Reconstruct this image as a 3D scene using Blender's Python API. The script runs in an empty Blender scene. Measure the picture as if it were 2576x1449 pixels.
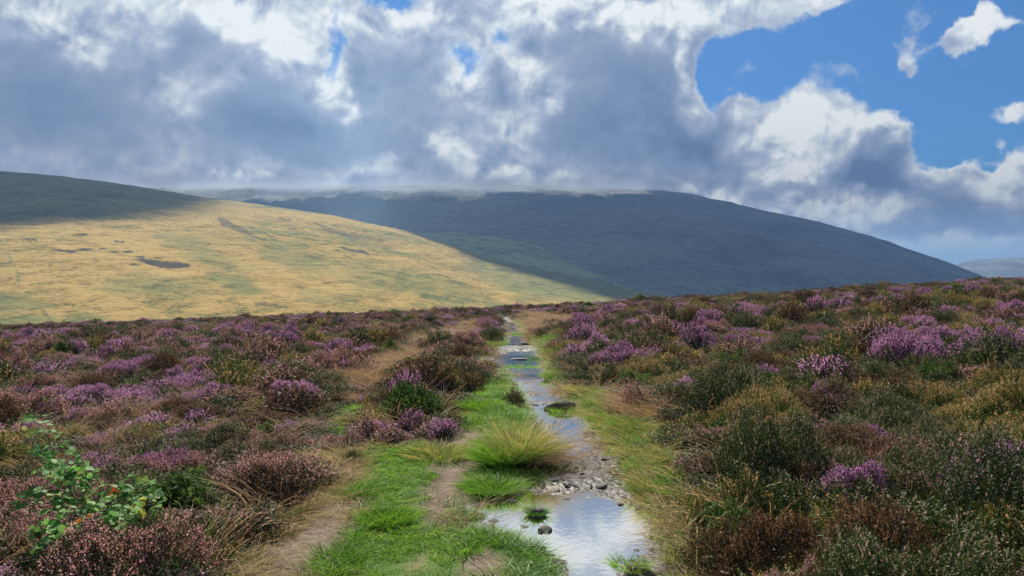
import bpy, math, random
import numpy as np
from mathutils import Vector, Matrix

scn = bpy.context.scene
COL = scn.collection
# ------------------------------------------------------------------ camera
W, H, FPX = 2576.0, 1449.0, 1839.0          # measuring frame of the photograph
EYE = 1.6
PITCH = math.atan((H/2 - 690.0)/FPX)        # horizon sits at row 690
cam_d = bpy.data.cameras.new("camera")
cam = bpy.data.objects.new("camera", cam_d); COL.objects.link(cam)
cam_d.sensor_width = 36.0
cam_d.lens = 36.0*FPX/W
cam_d.clip_start, cam_d.clip_end = 0.05, 60000.0
cam.location = (0, 0, EYE)
cam.rotation_euler = (math.pi/2 - PITCH, 0, 0)
scn.camera = cam
cp, sp = math.cos(PITCH), math.sin(PITCH)
def ray(px, py):
    """photo pixel -> direction in the world, scaled so that y (forward) = 1"""
    X = (px - W/2)/FPX; Z = -(py - H/2)/FPX
    y = cp + Z*sp; z = -sp + Z*cp
    return X/y, 1.0, z/y
# ------------------------------------------------------------------ exposure
scn.view_settings.view_transform = 'Standard'
scn.view_settings.look = 'None'
EXPO = 1.02
scn.view_settings.exposure = EXPO
scn.view_settings.gamma = 1.0
scn.cycles.max_bounces = 8
scn.cycles.diffuse_bounces = 3
scn.cycles.transmission_bounces = 4
scn.cycles.volume_bounces = 6
scn.cycles.sample_clamp_indirect = 6.0
scn.cycles.use_denoising = True
scn.cycles.volume_step_rate = 2.0
scn.cycles.volume_max_steps = 256
# ------------------------------------------------------------------ sun
SUN_EL, SUN_AZ = math.radians(48), math.radians(-13)      # ahead of the camera, a little to the left
SDIR = np.array([math.sin(SUN_AZ)*math.cos(SUN_EL), math.cos(SUN_AZ)*math.cos(SUN_EL), math.sin(SUN_EL)])
sun_d = bpy.data.lights.new("sun", 'SUN'); sun_d.energy = 5.0; sun_d.angle = math.radians(0.5)
sun_d.color = (1.0, 0.93, 0.82)
sun = bpy.data.objects.new("sun", sun_d); COL.objects.link(sun)
sun.rotation_euler = Vector(SDIR).to_track_quat('Z', 'Y').to_euler()
# ------------------------------------------------------------------ sky: clear sky texture with procedural cloud
def srgb(r, g, b):
    f = lambda c: (c/255/12.92 if c/255 <= 0.04045 else ((c/255+0.055)/1.055)**2.4)
    return (f(r), f(g), f(b), 1.0)
class NT:
    def __init__(s, tree): s.t = tree; s.n = tree.nodes; s.l = tree.links
    def new(s, typ, **kw):
        n = s.n.new(typ)
        for k, v in kw.items(): setattr(n, k, v)
        return n
    def put(s, sock, v):
        if isinstance(v, bpy.types.NodeSocket): s.l.new(v, sock)
        elif v is not None: sock.default_value = v
    def math(s, op, a, b=None, c=None, clamp=False):
        n = s.new('ShaderNodeMath', operation=op, use_clamp=clamp)
        for i, v in enumerate((a, b, c)): s.put(n.inputs[i], v)
        return n.outputs[0]
    def vec(s, op, a, b=None, scale=None):
        n = s.new('ShaderNodeVectorMath', operation=op)
        s.put(n.inputs[0], a)
        if b is not None: s.put(n.inputs[1], b)
        if scale is not None: s.put(n.inputs[3], scale)
        return n.outputs['Value'] if op in ('LENGTH', 'DOT_PRODUCT', 'DISTANCE') else n.outputs[0]
    def noise(s, vec, scale, detail=4, rough=0.55, dist=0.0, lac=2.0):
        n = s.new('ShaderNodeTexNoise'); s.put(n.inputs['Vector'], vec)
        n.inputs['Scale'].default_value = scale; n.inputs['Detail'].default_value = detail
        n.inputs['Roughness'].default_value = rough; n.inputs['Distortion'].default_value = dist
        n.inputs['Lacunarity'].default_value = lac
        return n
    def ramp(s, fac, stops, interp='LINEAR'):
        n = s.new('ShaderNodeValToRGB'); s.put(n.inputs[0], fac); cr = n.color_ramp; cr.interpolation = interp
        while len(cr.elements) < len(stops): cr.elements.new(0.5)
        for e, (p, c) in zip(cr.elements, stops): e.position = p; e.color = c if len(c) == 4 else (*c, 1)
        return n.outputs[0]
    def rng(s, v, a, b, c=0.0, d=1.0, smooth=False):
        n = s.new('ShaderNodeMapRange', interpolation_type='SMOOTHSTEP' if smooth else 'LINEAR')
        for i, x in enumerate((v, a, b, c, d)): s.put(n.inputs[i], x)
        return n.outputs[0]
    def mix(s, fac, a, b, mode='MIX'):
        n = s.new('ShaderNodeMix', data_type='RGBA', blend_type=mode)
        s.put(n.inputs[0], fac); s.put(n.inputs[6], a); s.put(n.inputs[7], b)
        return n.outputs[2]

world = bpy.data.worlds.new("World"); scn.world = world; world.use_nodes = True
try: world.cycles.sampling_method = 'NONE'
except Exception: pass
wt = NT(world.node_tree); wt.n.clear()
tc = wt.new('ShaderNodeTexCoord').outputs['Generated']
dirn = wt.vec('NORMALIZE', tc)
sx = wt.new('ShaderNodeSeparateXYZ'); wt.put(sx.inputs[0], dirn)
az = wt.math('ARCTAN2', sx.outputs[0], sx.outputs[1])
el = wt.math('ARCSINE', sx.outputs[2])
pc = wt.new('ShaderNodeCombineXYZ'); wt.put(pc.inputs[0], az); wt.put(pc.inputs[1], el)
P0 = pc.outputs[0]
# large and fine warps make every cloud edge ragged
w1 = wt.vec('SUBTRACT', wt.noise(dirn, 9, 4, 0.55).outputs['Color'], (0.5, 0.5, 0.5))
w2 = wt.vec('SUBTRACT', wt.noise(dirn, 32, 5, 0.6).outputs['Color'], (0.5, 0.5, 0.5))
P = wt.vec('ADD', P0, wt.vec('SCALE', w1, scale=0.085))
P = wt.vec('ADD', P, wt.vec('SCALE', w2, scale=0.038))
Psoft = wt.vec('ADD', P0, wt.vec('SCALE', w1, scale=0.05))
def azel(px, py):
    x, y, z = ray(px, py); n = math.sqrt(x*x + y*y + z*z)
    return math.atan2(x, y), math.asin(z/n)
def blobs(start, lst, pos):
    acc = start
    for (cx, cy, rx, ry, rot, amp) in lst:
        a, e = azel(cx, cy); a2, _ = azel(cx+1, cy); _, e2 = azel(cx, cy-1)
        ka, ke = (a2-a), (e2-e)
        m = wt.new('ShaderNodeMapping', vector_type='TEXTURE'); wt.put(m.inputs[0], pos)
        m.inputs['Location'].default_value = (a, e, 0)
        m.inputs['Rotation'].default_value = (0, 0, math.radians(-rot))
        m.inputs['Scale'].default_value = (rx*ka, ry*ke, 1)
        g = wt.new('ShaderNodeTexGradient', gradient_type='SPHERICAL'); wt.put(g.inputs[0], m.outputs[0])
        acc = wt.math('ADD', acc, wt.rng(g.outputs['Fac'], 0, 1, 0, amp, smooth=True))
    return acc
#__BLOBS__
CLOUD = [  # where there is cloud (+) and where blue shows (-), measured in the photograph
 (2250,90,680,330,0,-1.9),(2420,250,430,320,0,-1.5),(1860,190,210,160,0,-1.3),(2600,150,500,400,0,-1.0),(2420,370,190,110,0,-.9),
 (2060,345,260,170,0,1.9),(2190,360,190,130,0,1.5),(1880,350,170,120,0,1.2),(2375,455,170,100,0,1.7),(2560,440,130,150,0,2.0),
 (2250,560,900,170,0,2.2),(1800,-10,380,110,0,1.6),(1640,90,200,150,0,.8),(1735,255,70,110,0,1.1),(1735,150,40,110,0,.6),
]
WISP = [(2065,5,150,70,0,1.5),(2450,74,120,56,-12,1.6),(2560,46,90,50,0,.95),(2310,105,95,80,0,1.15),(2290,155,70,40,0,.9),(1885,268,95,85,-25,1.05),(2575,272,90,40,0,1.0),(2430,120,60,40,0,.5),(2100,175,120,30,0,.35),(2330,30,90,40,0,.4),
 (955,-12,130,66,0,-1.45),(1172,172,95,76,10,-1.0),(833,108,46,150,10,-.92),(1262,85,66,90,10,-.75),(1000,5,60,40,0,-.5)]
LIGHT = [  # bright (+) and dark (-) masses
 (1430,-90,420,190,0,.42),(1330,150,160,60,0,.15), (235,60,240,120,10,.40),(205,112,90,50,20,.25),(430,5,330,80,0,.36),(330,85,110,60,20,.15),  # first mass added above the view to brighten the puddle's reflection
 (560,30,150,70,35,.42),(655,78,170,90,35,.42),(760,150,170,100,50,.40),(825,225,110,150,0,.36),(868,285,36,110,0,.42),
 (735,20,300,110,0,.24),(915,60,220,140,0,.30),(1105,85,180,140,0,.34),(1010,30,200,90,0,.2),(1172,225,90,75,0,.40),
 (1335,195,130,100,0,.34),(1412,235,50,70,0,.46),(1290,330,130,120,0,.36),(1146,355,70,70,0,.42),(1172,398,110,66,40,.44),(1240,120,180,80,0,.2),
 (1660,62,230,80,8,.46),(1480,15,420,90,0,.34),(1840,8,340,80,0,.26),(1330,50,250,80,0,.14),
 (1722,165,30,110,0,.45),(1745,262,76,100,0,.6),(2030,285,170,100,0,.6),(2170,292,190,76,0,.48),(2240,310,70,70,0,.42),
 (1880,352,110,90,0,.5),(1990,375,150,110,0,.52),(2055,425,110,70,30,.42),(2136,362,120,65,0,.4),(1977,450,170,40,0,.44),
 (2073,525,280,60,0,.50),(1833,500,260,46,8,.45),(2362,412,150,75,10,.56),(2507,475,110,50,0,.45),(2550,405,140,150,0,.6),
 (2266,512,150,50,10,.45),(2420,625,620,74,0,.85),(612,462,170,24,4,.40),(958,449,220,44,0,.26),(1283,463,220,36,0,.42),(800,455,500,50,0,.12),
 (2065,5,130,60,0,.5),(2450,72,110,60,0,.55),(2555,45,100,60,0,.5),(2310,115,90,90,0,.4),(1885,272,80,60,0,.4),(2570,272,70,34,0,.5),
 (450,200,200,70,-35,.14),(330,420,800,130,0,.14),(1450,450,600,90,0,.20),(1850,450,300,80,0,.1),
 (120,250,420,240,0,-.20),(470,130,170,110,0,-.13),(650,300,240,200,0,-.20),(760,330,220,150,0,-.12),(1256,240,60,110,10,-.25),(1340,90,70,50,-30,-.3),(1130,30,60,40,0,-.2),(900,20,50,40,0,-.2),
 (1560,190,330,180,0,-.14),(1660,330,330,210,0,-.20),(1460,330,160,120,0,-.10),(2200,412,200,120,0,-.32),(2100,465,320,60,0,-.16),
 (1770,395,220,140,0,-.18),(2420,548,330,80,0,-.16),(950,390,420,120,0,-.08),(1000,190,140,180,0,-.10),(875,195,50,70,0,-.3),(2160,320,140,40,10,-.2)]
K = wt.math('MINIMUM', wt.math('MAXIMUM', blobs(0.95, CLOUD, P), -0.42), 1.5)
K = blobs(K, WISP, P)
L = blobs(0.35, [(q[0], q[1], q[2], q[3], q[4], q[5]*(.98 if q[5] > 0 else 1.12)) for q in LIGHT], P)
Ls = blobs(0.0, [(100,20,400,160,0,.12),(560,210,260,60,-40,.2),(440,260,120,160,20,.12),(700,250,240,60,15,.06)], Psoft)
L = wt.math('ADD', L, Ls)
nz = wt.noise(dirn, 15, 6, 0.57, 0.35)
off = wt.vec('ADD', dirn, (-0.004, 0.0, 0.012))
nz2 = wt.noise(off, 15, 6, 0.57, 0.35)
relief = wt.math('SUBTRACT', nz.outputs['Fac'], nz2.outputs['Fac'])
Kf = wt.math('ADD', wt.math('MULTIPLY', wt.math('SUBTRACT', nz.outputs['Fac'], 0.5), wt.rng(K, .45, 1.0, 2.3, .8)), K)
n40 = wt.noise(dirn, 46, 5, 0.62, 0.4).outputs['Fac']
Kf = wt.math('MULTIPLY_ADD', wt.math('SUBTRACT', n40, 0.5), 0.9, Kf)
mask = wt.rng(Kf, -0.05, 0.75, 0, 1, smooth=True)
def billow(p, s):                                   # rounded cauliflower lumps
    v = wt.new('ShaderNodeTexVoronoi', feature='SMOOTH_F1'); wt.put(v.inputs['Vector'], p); v.inputs['Scale'].default_value = s
    v.inputs['Smoothness'].default_value = .35; v.inputs['Detail'].default_value = 2.0; v.inputs['Roughness'].default_value = .5; v.normalize = True
    return v.outputs['Distance']
dw = wt.vec('ADD', dirn, wt.vec('SCALE', w2, scale=0.03))
fine = wt.math('SUBTRACT', billow(wt.vec('ADD', dw, (-0.003, 0.0, 0.011)), 17), billow(dw, 17))
edge = wt.rng(Kf, 0.25, 1.1, 1, 0, smooth=True)        # sunlit rims along thin edges
amp = wt.rng(L, 0.22, 0.7, 0.10, 1.0)
Lf = wt.math('MULTIPLY_ADD', wt.math('MULTIPLY', relief, amp), 2.2, L)
Lf = wt.math('MULTIPLY_ADD', wt.math('MULTIPLY', wt.math('SUBTRACT', nz.outputs['Fac'], 0.5), amp), 1.15, Lf)
Lf = wt.math('MULTIPLY_ADD', edge, 0.26, Lf)
Lf = wt.math('MULTIPLY_ADD', wt.math('MULTIPLY', fine, amp), 1.25, Lf)
Lf = wt.math('ADD', Lf, wt.rng(el, .42, .8, 0, -.38, smooth=True))  # added dimming of the unseen sky overhead, deepens shadows on the moor
cloudc = wt.ramp(Lf, [(0.0, srgb(90,109,146)), (0.16, srgb(118,138,171)), (0.34, srgb(146,161,188)), (0.55, srgb(176,186,205)), (0.80, srgb(218,225,229)), (1.0, srgb(247,249,247))])
low = wt.rng(el, 0.0, 0.12, 0.0, 1.0, smooth=True)
sky = wt.new('ShaderNodeTexSky', sky_type='NISHITA'); sky.sun_disc = False
sky.sun_elevation = SUN_EL; sky.sun_rotation = SUN_AZ
sky.air_density = 1.0; sky.dust_density = 0.4; sky.ozone_density = 2.0
clear = wt.mix(1.0, wt.vec('SCALE', sky.outputs[0], scale=0.1), (0.22, 0.53, 0.88, 1), 'MULTIPLY')
full = wt.mix(mask, clear, cloudc)
bg = wt.new('ShaderNodeBackground'); wt.put(bg.inputs[0], full); bg.inputs[1].default_value = 2**-EXPO
wo = wt.new('ShaderNodeOutputWorld'); wt.l.new(bg.outputs[0], wo.inputs[0])
# ------------------------------------------------------------------ helpers
RNG = np.random.default_rng(7)
def tag(o, label=None, cat=None, group=None, kind=None):
    for k, v in (('label', label), ('category', cat), ('group', group), ('kind', kind)):
        if v: o[k] = v
    return o
def smooth(x, a, b):
    t = np.clip((x - a)/(b - a), 0, 1); return t*t*(3 - 2*t)
def _hash(ix, iy, seed):
    h = (ix.astype(np.int64)*374761393 + iy.astype(np.int64)*668265263 + seed*144665711) & 0xffffffff
    h = ((h ^ (h >> 13))*1274126177) & 0xffffffff
    return ((h ^ (h >> 16)) & 0xffff)/65535.0
def vnoise(x, y, seed=0):
    x = np.asarray(x, float); y = np.asarray(y, float)
    ix, iy = np.floor(x), np.floor(y); fx, fy = x-ix, y-iy
    fx = fx*fx*fx*(fx*(fx*6-15)+10); fy = fy*fy*fy*(fy*(fy*6-15)+10)
    a, b = _hash(ix, iy, seed), _hash(ix+1, iy, seed); c, d = _hash(ix, iy+1, seed), _hash(ix+1, iy+1, seed)
    return (a*(1-fx)+b*fx)*(1-fy) + (c*(1-fx)+d*fx)*fy
def fbm(x, y, seed=0, o=4, g=0.5):
    s, a, t = 0, 1.0, 0
    for i in range(o):
        s = s + a*(vnoise(x*2**i + 13.7*i, y*2**i - 7.3*i, seed+i)-0.5); t += a; a *= g
    return s/t*2
def sdf(poly, X, Y):
    """signed distance to a polygon, positive inside"""
    P_ = np.asarray(poly, float); X = np.asarray(X, float); Y = np.asarray(Y, float)
    d = np.full(X.shape, 1e18); ins = np.zeros(X.shape, bool)
    for i in range(len(P_)):
        (x0, y0), (x1, y1) = P_[i], P_[(i+1) % len(P_)]
        ex, ey = x1-x0, y1-y0
        t = np.clip(((X-x0)*ex + (Y-y0)*ey)/(ex*ex+ey*ey+1e-12), 0, 1)
        d = np.minimum(d, (X-x0-t*ex)**2 + (Y-y0-t*ey)**2)
        c = ((y0 > Y) != (y1 > Y)) & (X < ex*(Y-y0)/(ey if abs(ey) > 1e-12 else 1e-12) + x0)
        ins ^= c
    return np.where(ins, 1, -1)*np.sqrt(d)
def mesh_np(name, V, F, mats=(), attrs=None, smooth_sh=False, midx=None):
    """mesh from numpy arrays; F is (n,3) or (n,4), or a list of such arrays"""
    me = bpy.data.meshes.new(name)
    Fs = F if isinstance(F, (list, tuple)) else [F]
    Fs = [np.asarray(f, np.int32) for f in Fs if len(f)]
    n = sum(len(f) for f in Fs)
    V = np.asarray(V, np.float32)
    me.vertices.add(len(V)); me.vertices.foreach_set('co', V.ravel())
    if n:
        loops = np.concatenate([f.ravel() for f in Fs]); tot = np.concatenate([np.full(len(f), f.shape[1], np.int32) for f in Fs])
        me.loops.add(len(loops)); me.loops.foreach_set('vertex_index', loops)
        me.polygons.add(n); me.polygons.foreach_set('loop_start', np.concatenate([[0], np.cumsum(tot)[:-1]]).astype(np.int32))
        try: me.polygons.foreach_set('loop_total', tot)
        except Exception: pass
        if midx is not None: me.polygons.foreach_set('material_index', np.asarray(midx, np.int32))
    for m in mats: me.materials.append(m)
    me.update(calc_edges=True)
    for k, a in (attrs or {}).items():
        a = np.asarray(a, np.float32)
        at = me.attributes.new(k, 'FLOAT' if a.ndim == 1 else 'FLOAT_VECTOR', 'POINT')
        at.data.foreach_set('value' if a.ndim == 1 else 'vector', a.ravel())
    if smooth_sh and n: me.polygons.foreach_set('use_smooth', np.ones(n, bool))
    me.validate()
    return me
def link(name, me, parent=None):
    o = bpy.data.objects.new(name, me); COL.objects.link(o)
    if parent: o.parent = parent
    return o
def grid_faces(nr, nc):
    i = np.arange(nr-1)[:, None]*nc + np.arange(nc-1)[None, :]
    return np.stack([i, i+1, i+nc+1, i+nc], -1).reshape(-1, 4)
def material(name):
    m = bpy.data.materials.new(name); m.use_nodes = True
    t = NT(m.node_tree); b = t.n.get('Principled BSDF'); return m, t, b
def attr(t, name): 
    n = t.new('ShaderNodeAttribute'); n.attribute_name = name; return n.outputs['Fac']

# ------------------------------------------------------------------ the moor's shape
XP = 0.3
def base_z(x, y):
    x = np.asarray(x, float); y = np.asarray(y, float)
    xr = x - XP
    z = 0.047*xr + 0.010*(np.sqrt(xr*xr+4)-2) - 0.011*y
    c = np.clip(y-40, 0, 31); z = z - 0.004*c*c - 0.25*np.clip(y-71, 0, None)
    return z
def pg(px, py):
    """photo pixel -> where its sight line meets the moor"""
    rx, _, rz = ray(px, py); lo = None; t = 1.5
    while t < 75:
        if EYE + t*rz < base_z(t*rx, t): break
        t *= 1.01
    a, b = t/1.01, t
    for _ in range(25):
        m = (a+b)/2
        if EYE + m*rz < base_z(m*rx, m): b = m
        else: a = m
    return (a*rx, a)
def pgs(l): return [pg(*p) for p in l]
# the path: left and right edge by photo row
PATH = [(795,1266,1278),(805,1267,1284),(830,1283,1322),(860,1282,1338),(880,1258,1350),(905,1222,1376),(930,1270,1382),(960,1312,1392),
        (1000,1325,1448),(1050,1346,1502),(1100,1386,1524),(1150,1402,1556),(1200,1380,1590),(1225,1335,1612),(1245,1270,1640),(1270,1160,1668),(1300,1170,1684),(1330,1280,1692),
        (1360,1350,1686),(1400,1392,1692),(1449,1422,1694),(1520,1450,1700),(1640,1480,1710)]
_l = [pg(a, r) for r, a, b in PATH]; _r = [pg(b, r) for r, a, b in PATH]
_ly, _lx = np.array([p[1] for p in _l])[::-1], np.array([p[0] for p in _l])[::-1]
_ry, _rx = np.array([p[1] for p in _r])[::-1], np.array([p[0] for p in _r])[::-1]
def path_d(x, y):
    """metres inside the path's nearer edge (negative outside)"""
    d = np.minimum(x - np.interp(y, _ly, _lx), np.interp(y, _ry, _rx) - x)
    return np.where((y > _ly[-1]) , np.minimum(d, _ly[-1]-y), d)
def path_xc(y): return (np.interp(y, _ly, _lx) + np.interp(y, _ry, _rx))/2
PUD1 = pgs([(1425,1222),(1500,1218),(1595,1236),(1640,1260),(1662,1300),(1645,1345),(1580,1378),(1550,1412),(1540,1470),(1535,1560),(1470,1560),(1428,1449),(1400,1395),(1340,1348),(1235,1328),(1165,1300),(1165,1270),(1275,1240),(1350,1224)])
PUD2 = pgs([(1248,892),(1290,879),(1345,876),(1366,912),(1378,935),(1372,952),(1345,966),(1318,957),(1296,936),(1258,917)])
ZW1 = float(np.mean([base_z(*p) for p in PUD1[:14]])) - 0.075
ZW2 = float(np.mean([base_z(*p) for p in PUD2])) - 0.085
GREEN = [pgs(p) for p in (
 [(800,1500),(850,1400),(930,1290),(900,1222),(940,1160),(1040,1135),(1120,1150),(1080,1225),(1072,1310),(1112,1338),(1230,1318),(1340,1342),(1392,1392),(1422,1449),(1450,1560),(780,1560)],
 [(1150,1110),(1160,1050),(1195,985),(1225,938),(1262,925),(1300,960),(1325,1000),(1345,1050),(1290,1060),(1220,1090),(1190,1130)],
 [(1165,1255),(1160,1180),(1185,1120),(1230,1060),(1345,1060),(1392,1130),(1385,1190),(1280,1238)],
 [(1368,890),(1402,900),(1425,962),(1480,985),(1545,1010),(1570,1055),(1640,1090),(1690,1180),(1705,1300),(1725,1449),(1740,1560),(1700,1560),(1692,1400),(1655,1260),(1600,1200),(1560,1130),(1510,1050),(1450,985),(1388,940)],
 [(1284,800),(1322,812),(1350,848),(1395,848),(1398,888),(1352,884),(1326,845)],
 [(1212,876),(1215,852),(1276,850),(1278,878)],
 [(0,1030),(60,1005),(190,1010),(160,1045),(40,1060)],
 [(850,1130),(860,1050),(905,1020),(910,1060),(890,1130)])]
SOIL = [pgs(p) for p in (
 [(1075,1305),(1078,1225),(1118,1165),(1150,1120),(1190,1150),(1175,1205),(1158,1260),(1165,1290),(1120,1335)],
 [(1140,1449),(1160,1390),(1215,1375),(1290,1400),(1310,1449),(1300,1500),(1140,1500)],[(985,1500),(1010,1425),(1080,1385),(1100,1400),(1050,1470)],
 [(650,1500),(690,1405),(790,1350),(850,1290),(870,1320),(800,1400),(740,1500)],[(1150,1130),(1175,1090),(1210,1085),(1190,1120)])]
STRAW = [pgs(p) for p in (
 [(640,1520),(700,1350),(830,1290),(770,1190),(880,1170),(940,1150),(905,1222),(935,1290),(850,1400),(800,1520)],
 [(905,1010),(885,970),(990,905),(1100,842),(1185,812),(1200,840),(1120,868),(1060,915),(985,950)],
 [(1330,790),(1440,800),(1425,835),(1366,850),(1335,812)],
 [(1560,1020),(1600,1010),(1680,1050),(1660,1080),(1600,1070)])]
def zone(polys, X, Y):
    d = np.full(X.shape, -9.0)
    for p in polys:
        P_ = np.array(p); r = 1.5
        m = (X > P_[:,0].min()-r) & (X < P_[:,0].max()+r) & (Y > P_[:,1].min()-r) & (Y < P_[:,1].max()+r)
        if m.any(): d[m] = np.maximum(d[m], sdf(p, X[m], Y[m]))
    return d
def masks(X, Y):
    n1 = fbm(X*2.2, Y*2.2, 3, 4); n2 = fbm(X*7, Y*7, 9, 3); k = np.clip(Y/10, 0.5, 2.2)
    jit = (n1*0.16 + n2*0.06)*k**0.5
    pd = path_d(X, Y) + jit*0.8
    g = zone(GREEN, X, Y) + jit; s = zone(SOIL, X, Y) + jit*1.2; st = zone(STRAW, X, Y) + jit*1.5
    return pd, g, s, st
def ground_z(X, Y, fine=True):
    X = np.asarray(X, float); Y = np.asarray(Y, float)
    z = base_z(X, Y)
    pd = path_d(X, Y)
    xc = path_xc(Y); zp = base_z(xc, Y)
    near = np.exp(-np.clip(-pd, 0, None)/0.9)
    off = 1 - smooth(pd, -0.6, 0.0)
    z = z + off*(fbm(X*0.55, Y*0.55, 21, 4)*0.13 + 0.05)*(1-0.6*near)
    inn = smooth(pd, -0.35, 0.08)
    z = z*(1-inn) + inn*(zp - 0.07)
    z = z + inn*(fbm(X*3.1, Y*3.1, 31, 4, 0.6)*0.030 + (0.02*fbm(X*1.1, Y*0.8, 37, 2)))
    if fine: z = z + off*fbm(X*6, Y*6, 41, 3)*0.02
    for poly, zw in ((PUD1, ZW1), (PUD2, ZW2)):
        P_ = np.array(poly); m = (X > P_[:,0].min()-1) & (X < P_[:,0].max()+1) & (Y > P_[:,1].min()-1) & (Y < P_[:,1].max()+1)
        if m.any():
            d = sdf(poly, X[m], Y[m]) + fbm(X[m]*3.5, Y[m]*3.5, 51, 4, 0.6)*0.12
            low = zw - 0.045*smooth(d, 0.0, 0.22) + fbm(X[m]*5, Y[m]*5, 57, 3)*0.012
            k = smooth(d, -0.12, 0.05)
            zz = np.where(d < 0.05, np.maximum(z[m], zw + 0.006 + 0.03*smooth(-d, 0, 0.3)), z[m])
            z[m] = zz*(1-k) + low*k
    return z
def gz(x, y): return float(ground_z(np.array([x]), np.array([y]), False)[0])

# ------------------------------------------------------------------ ground sheet
ys = list(np.arange(-4, 2.6, 0.3)); y = 2.6
while y < 60: ys.append(y); y += 0.0052*(y+1.2)
while y < 215: ys.append(y); y *= 1.04
ys = np.array(ys); tt = np.linspace(-1.25, 1.25, 660); tt = 0.72*tt + 0.28*np.sign(tt)*tt**2
Yg, Tg = np.meshgrid(ys, tt, indexing='ij'); Xg = (np.clip(Yg, 0, None)+6)*Tg + XP*0
pdg, gg, sg, stg = masks(Xg, Yg)
Zg = ground_z(Xg, Yg)
gm, t, b = material('moor_ground')
geo = t.new('ShaderNodeNewGeometry').outputs['Position']
vor = t.new('ShaderNodeTexVoronoi'); t.put(vor.inputs['Vector'], t.vec('MULTIPLY', geo, (1.0, 0.8, 1.0))); vor.inputs['Scale'].default_value = 26
vor2 = t.new('ShaderNodeTexVoronoi'); t.put(vor2.inputs['Vector'], t.vec('MULTIPLY', geo, (1.0, 0.7, 1.0))); vor2.inputs['Scale'].default_value = 9
n_f = t.noise(geo, 18, 6, 0.65).outputs['Fac']; n_m = t.noise(geo, 3.0, 5, 0.6).outputs['Fac']; n_s = t.noise(geo, 70, 4, 0.6).outputs['Fac']
sepc = t.new('ShaderNodeSeparateColor'); t.put(sepc.inputs[0], vor.outputs['Color'])
peb = t.ramp(sepc.outputs[0], [(0, (.014,.0135,.014)), (.45, (.032,.031,.031)), (.8, (.06,.057,.054)), (1, (.14,.135,.12))])
mud = t.ramp(n_f, [(0.25, (.022,.018,.015)), (.6, (.046,.038,.032)), (.9, (.09,.075,.06))])
grav = t.mix(t.rng(n_m, .38, .6, .9, .15, True), mud, peb)
moor = t.ramp(n_f, [(0.2, (.018,.013,.009)), (.55, (.045,.032,.02)), (.9, (.10,.07,.042))])
grs = t.ramp(n_m, [(0.25, (.035,.065,.014)), (.55, (.06,.10,.022)), (.85, (.11,.12,.04))])
soil = t.ramp(t.math('ADD', t.math('MULTIPLY', n_f, .6), t.math('MULTIPLY', n_s, .4)), [(0.3, (.06,.043,.03)), (.5, (.125,.092,.066)), (.75, (.24,.185,.14))])
strw = t.ramp(n_f, [(0.25, (.045,.03,.016)), (.6, (.11,.075,.045)), (.9, (.24,.17,.105))])
c = t.mix(attr(t, 'straw'), moor, strw); c = t.mix(attr(t, 'green'), c, grs); c = t.mix(attr(t, 'soil'), c, soil); c = t.mix(attr(t, 'path'), c, grav)
t.put(b.inputs['Base Color'], c)
wet = t.math('MULTIPLY', attr(t, 'path'), t.rng(n_m, .35, .6, 1, .55, True))
t.put(b.inputs['Roughness'], t.rng(wet, 0, 1, .95, .5)); 
t.put(b.inputs['Coat Weight'], t.math('MULTIPLY', wet, .3)); b.inputs['Coat Roughness'].default_value = .28; b.inputs['Coat IOR'].default_value = 1.4; b.inputs['Specular IOR Level'].default_value = .2
hgt = t.math('ADD', t.math('MULTIPLY', vor.outputs['Distance'], -0.6), t.math('MULTIPLY', n_s, .35)); hgt = t.math('ADD', hgt, t.math('MULTIPLY', vor2.outputs['Distance'], -.8))
bm_ = t.new('ShaderNodeBump'); bm_.inputs['Strength'].default_value = .55; bm_.inputs['Distance'].default_value = .03; t.put(bm_.inputs['Height'], hgt)
t.l.new(bm_.outputs[0], b.inputs['Normal']); t.l.new(bm_.outputs[0], b.inputs['Coat Normal'])
soft = lambda d, w: smooth(d, -w, w).ravel()
ground = link('ground', mesh_np('ground', np.stack([Xg, Yg, Zg], -1).reshape(-1, 3), grid_faces(*Xg.shape), [gm],
    {'path': soft(pdg, .06), 'green': soft(gg, .12), 'soil': soft(sg, .10), 'straw': soft(stg, .2)}, True))
tag(ground, 'dark peaty moor ground under the heather with a wet stony track', kind='structure')

# ------------------------------------------------------------------ water lying on the path
wm, t, b = material('puddle_water')
b.inputs['Base Color'].default_value = (.045, .036, .028, 1); b.inputs['Roughness'].default_value = .02; b.inputs['IOR'].default_value = 1.33
geo = t.new('ShaderNodeNewGeometry').outputs['Position']
rip = t.noise(geo, 22, 3, .5).outputs['Fac']; bn = t.new('ShaderNodeBump'); bn.inputs['Strength'].default_value = .05; bn.inputs['Distance'].default_value = .01; t.put(bn.inputs['Height'], rip)
gl = t.new('ShaderNodeBsdfGlossy'); gl.inputs['Roughness'].default_value = .03; gl.inputs['Color'].default_value = (.94, .93, .91, 1); t.l.new(bn.outputs[0], gl.inputs['Normal'])
fr = t.new('ShaderNodeLayerWeight'); fr.inputs['Blend'].default_value = .55
mx = t.new('ShaderNodeMixShader'); t.put(mx.inputs[0], t.rng(fr.outputs['Facing'], .3, .75, .5, .96)); t.l.new(b.outputs[0], mx.inputs[1]); t.l.new(gl.outputs[0], mx.inputs[2])
t.l.new(mx.outputs[0], t.n['Material Output'].inputs[0])
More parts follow.
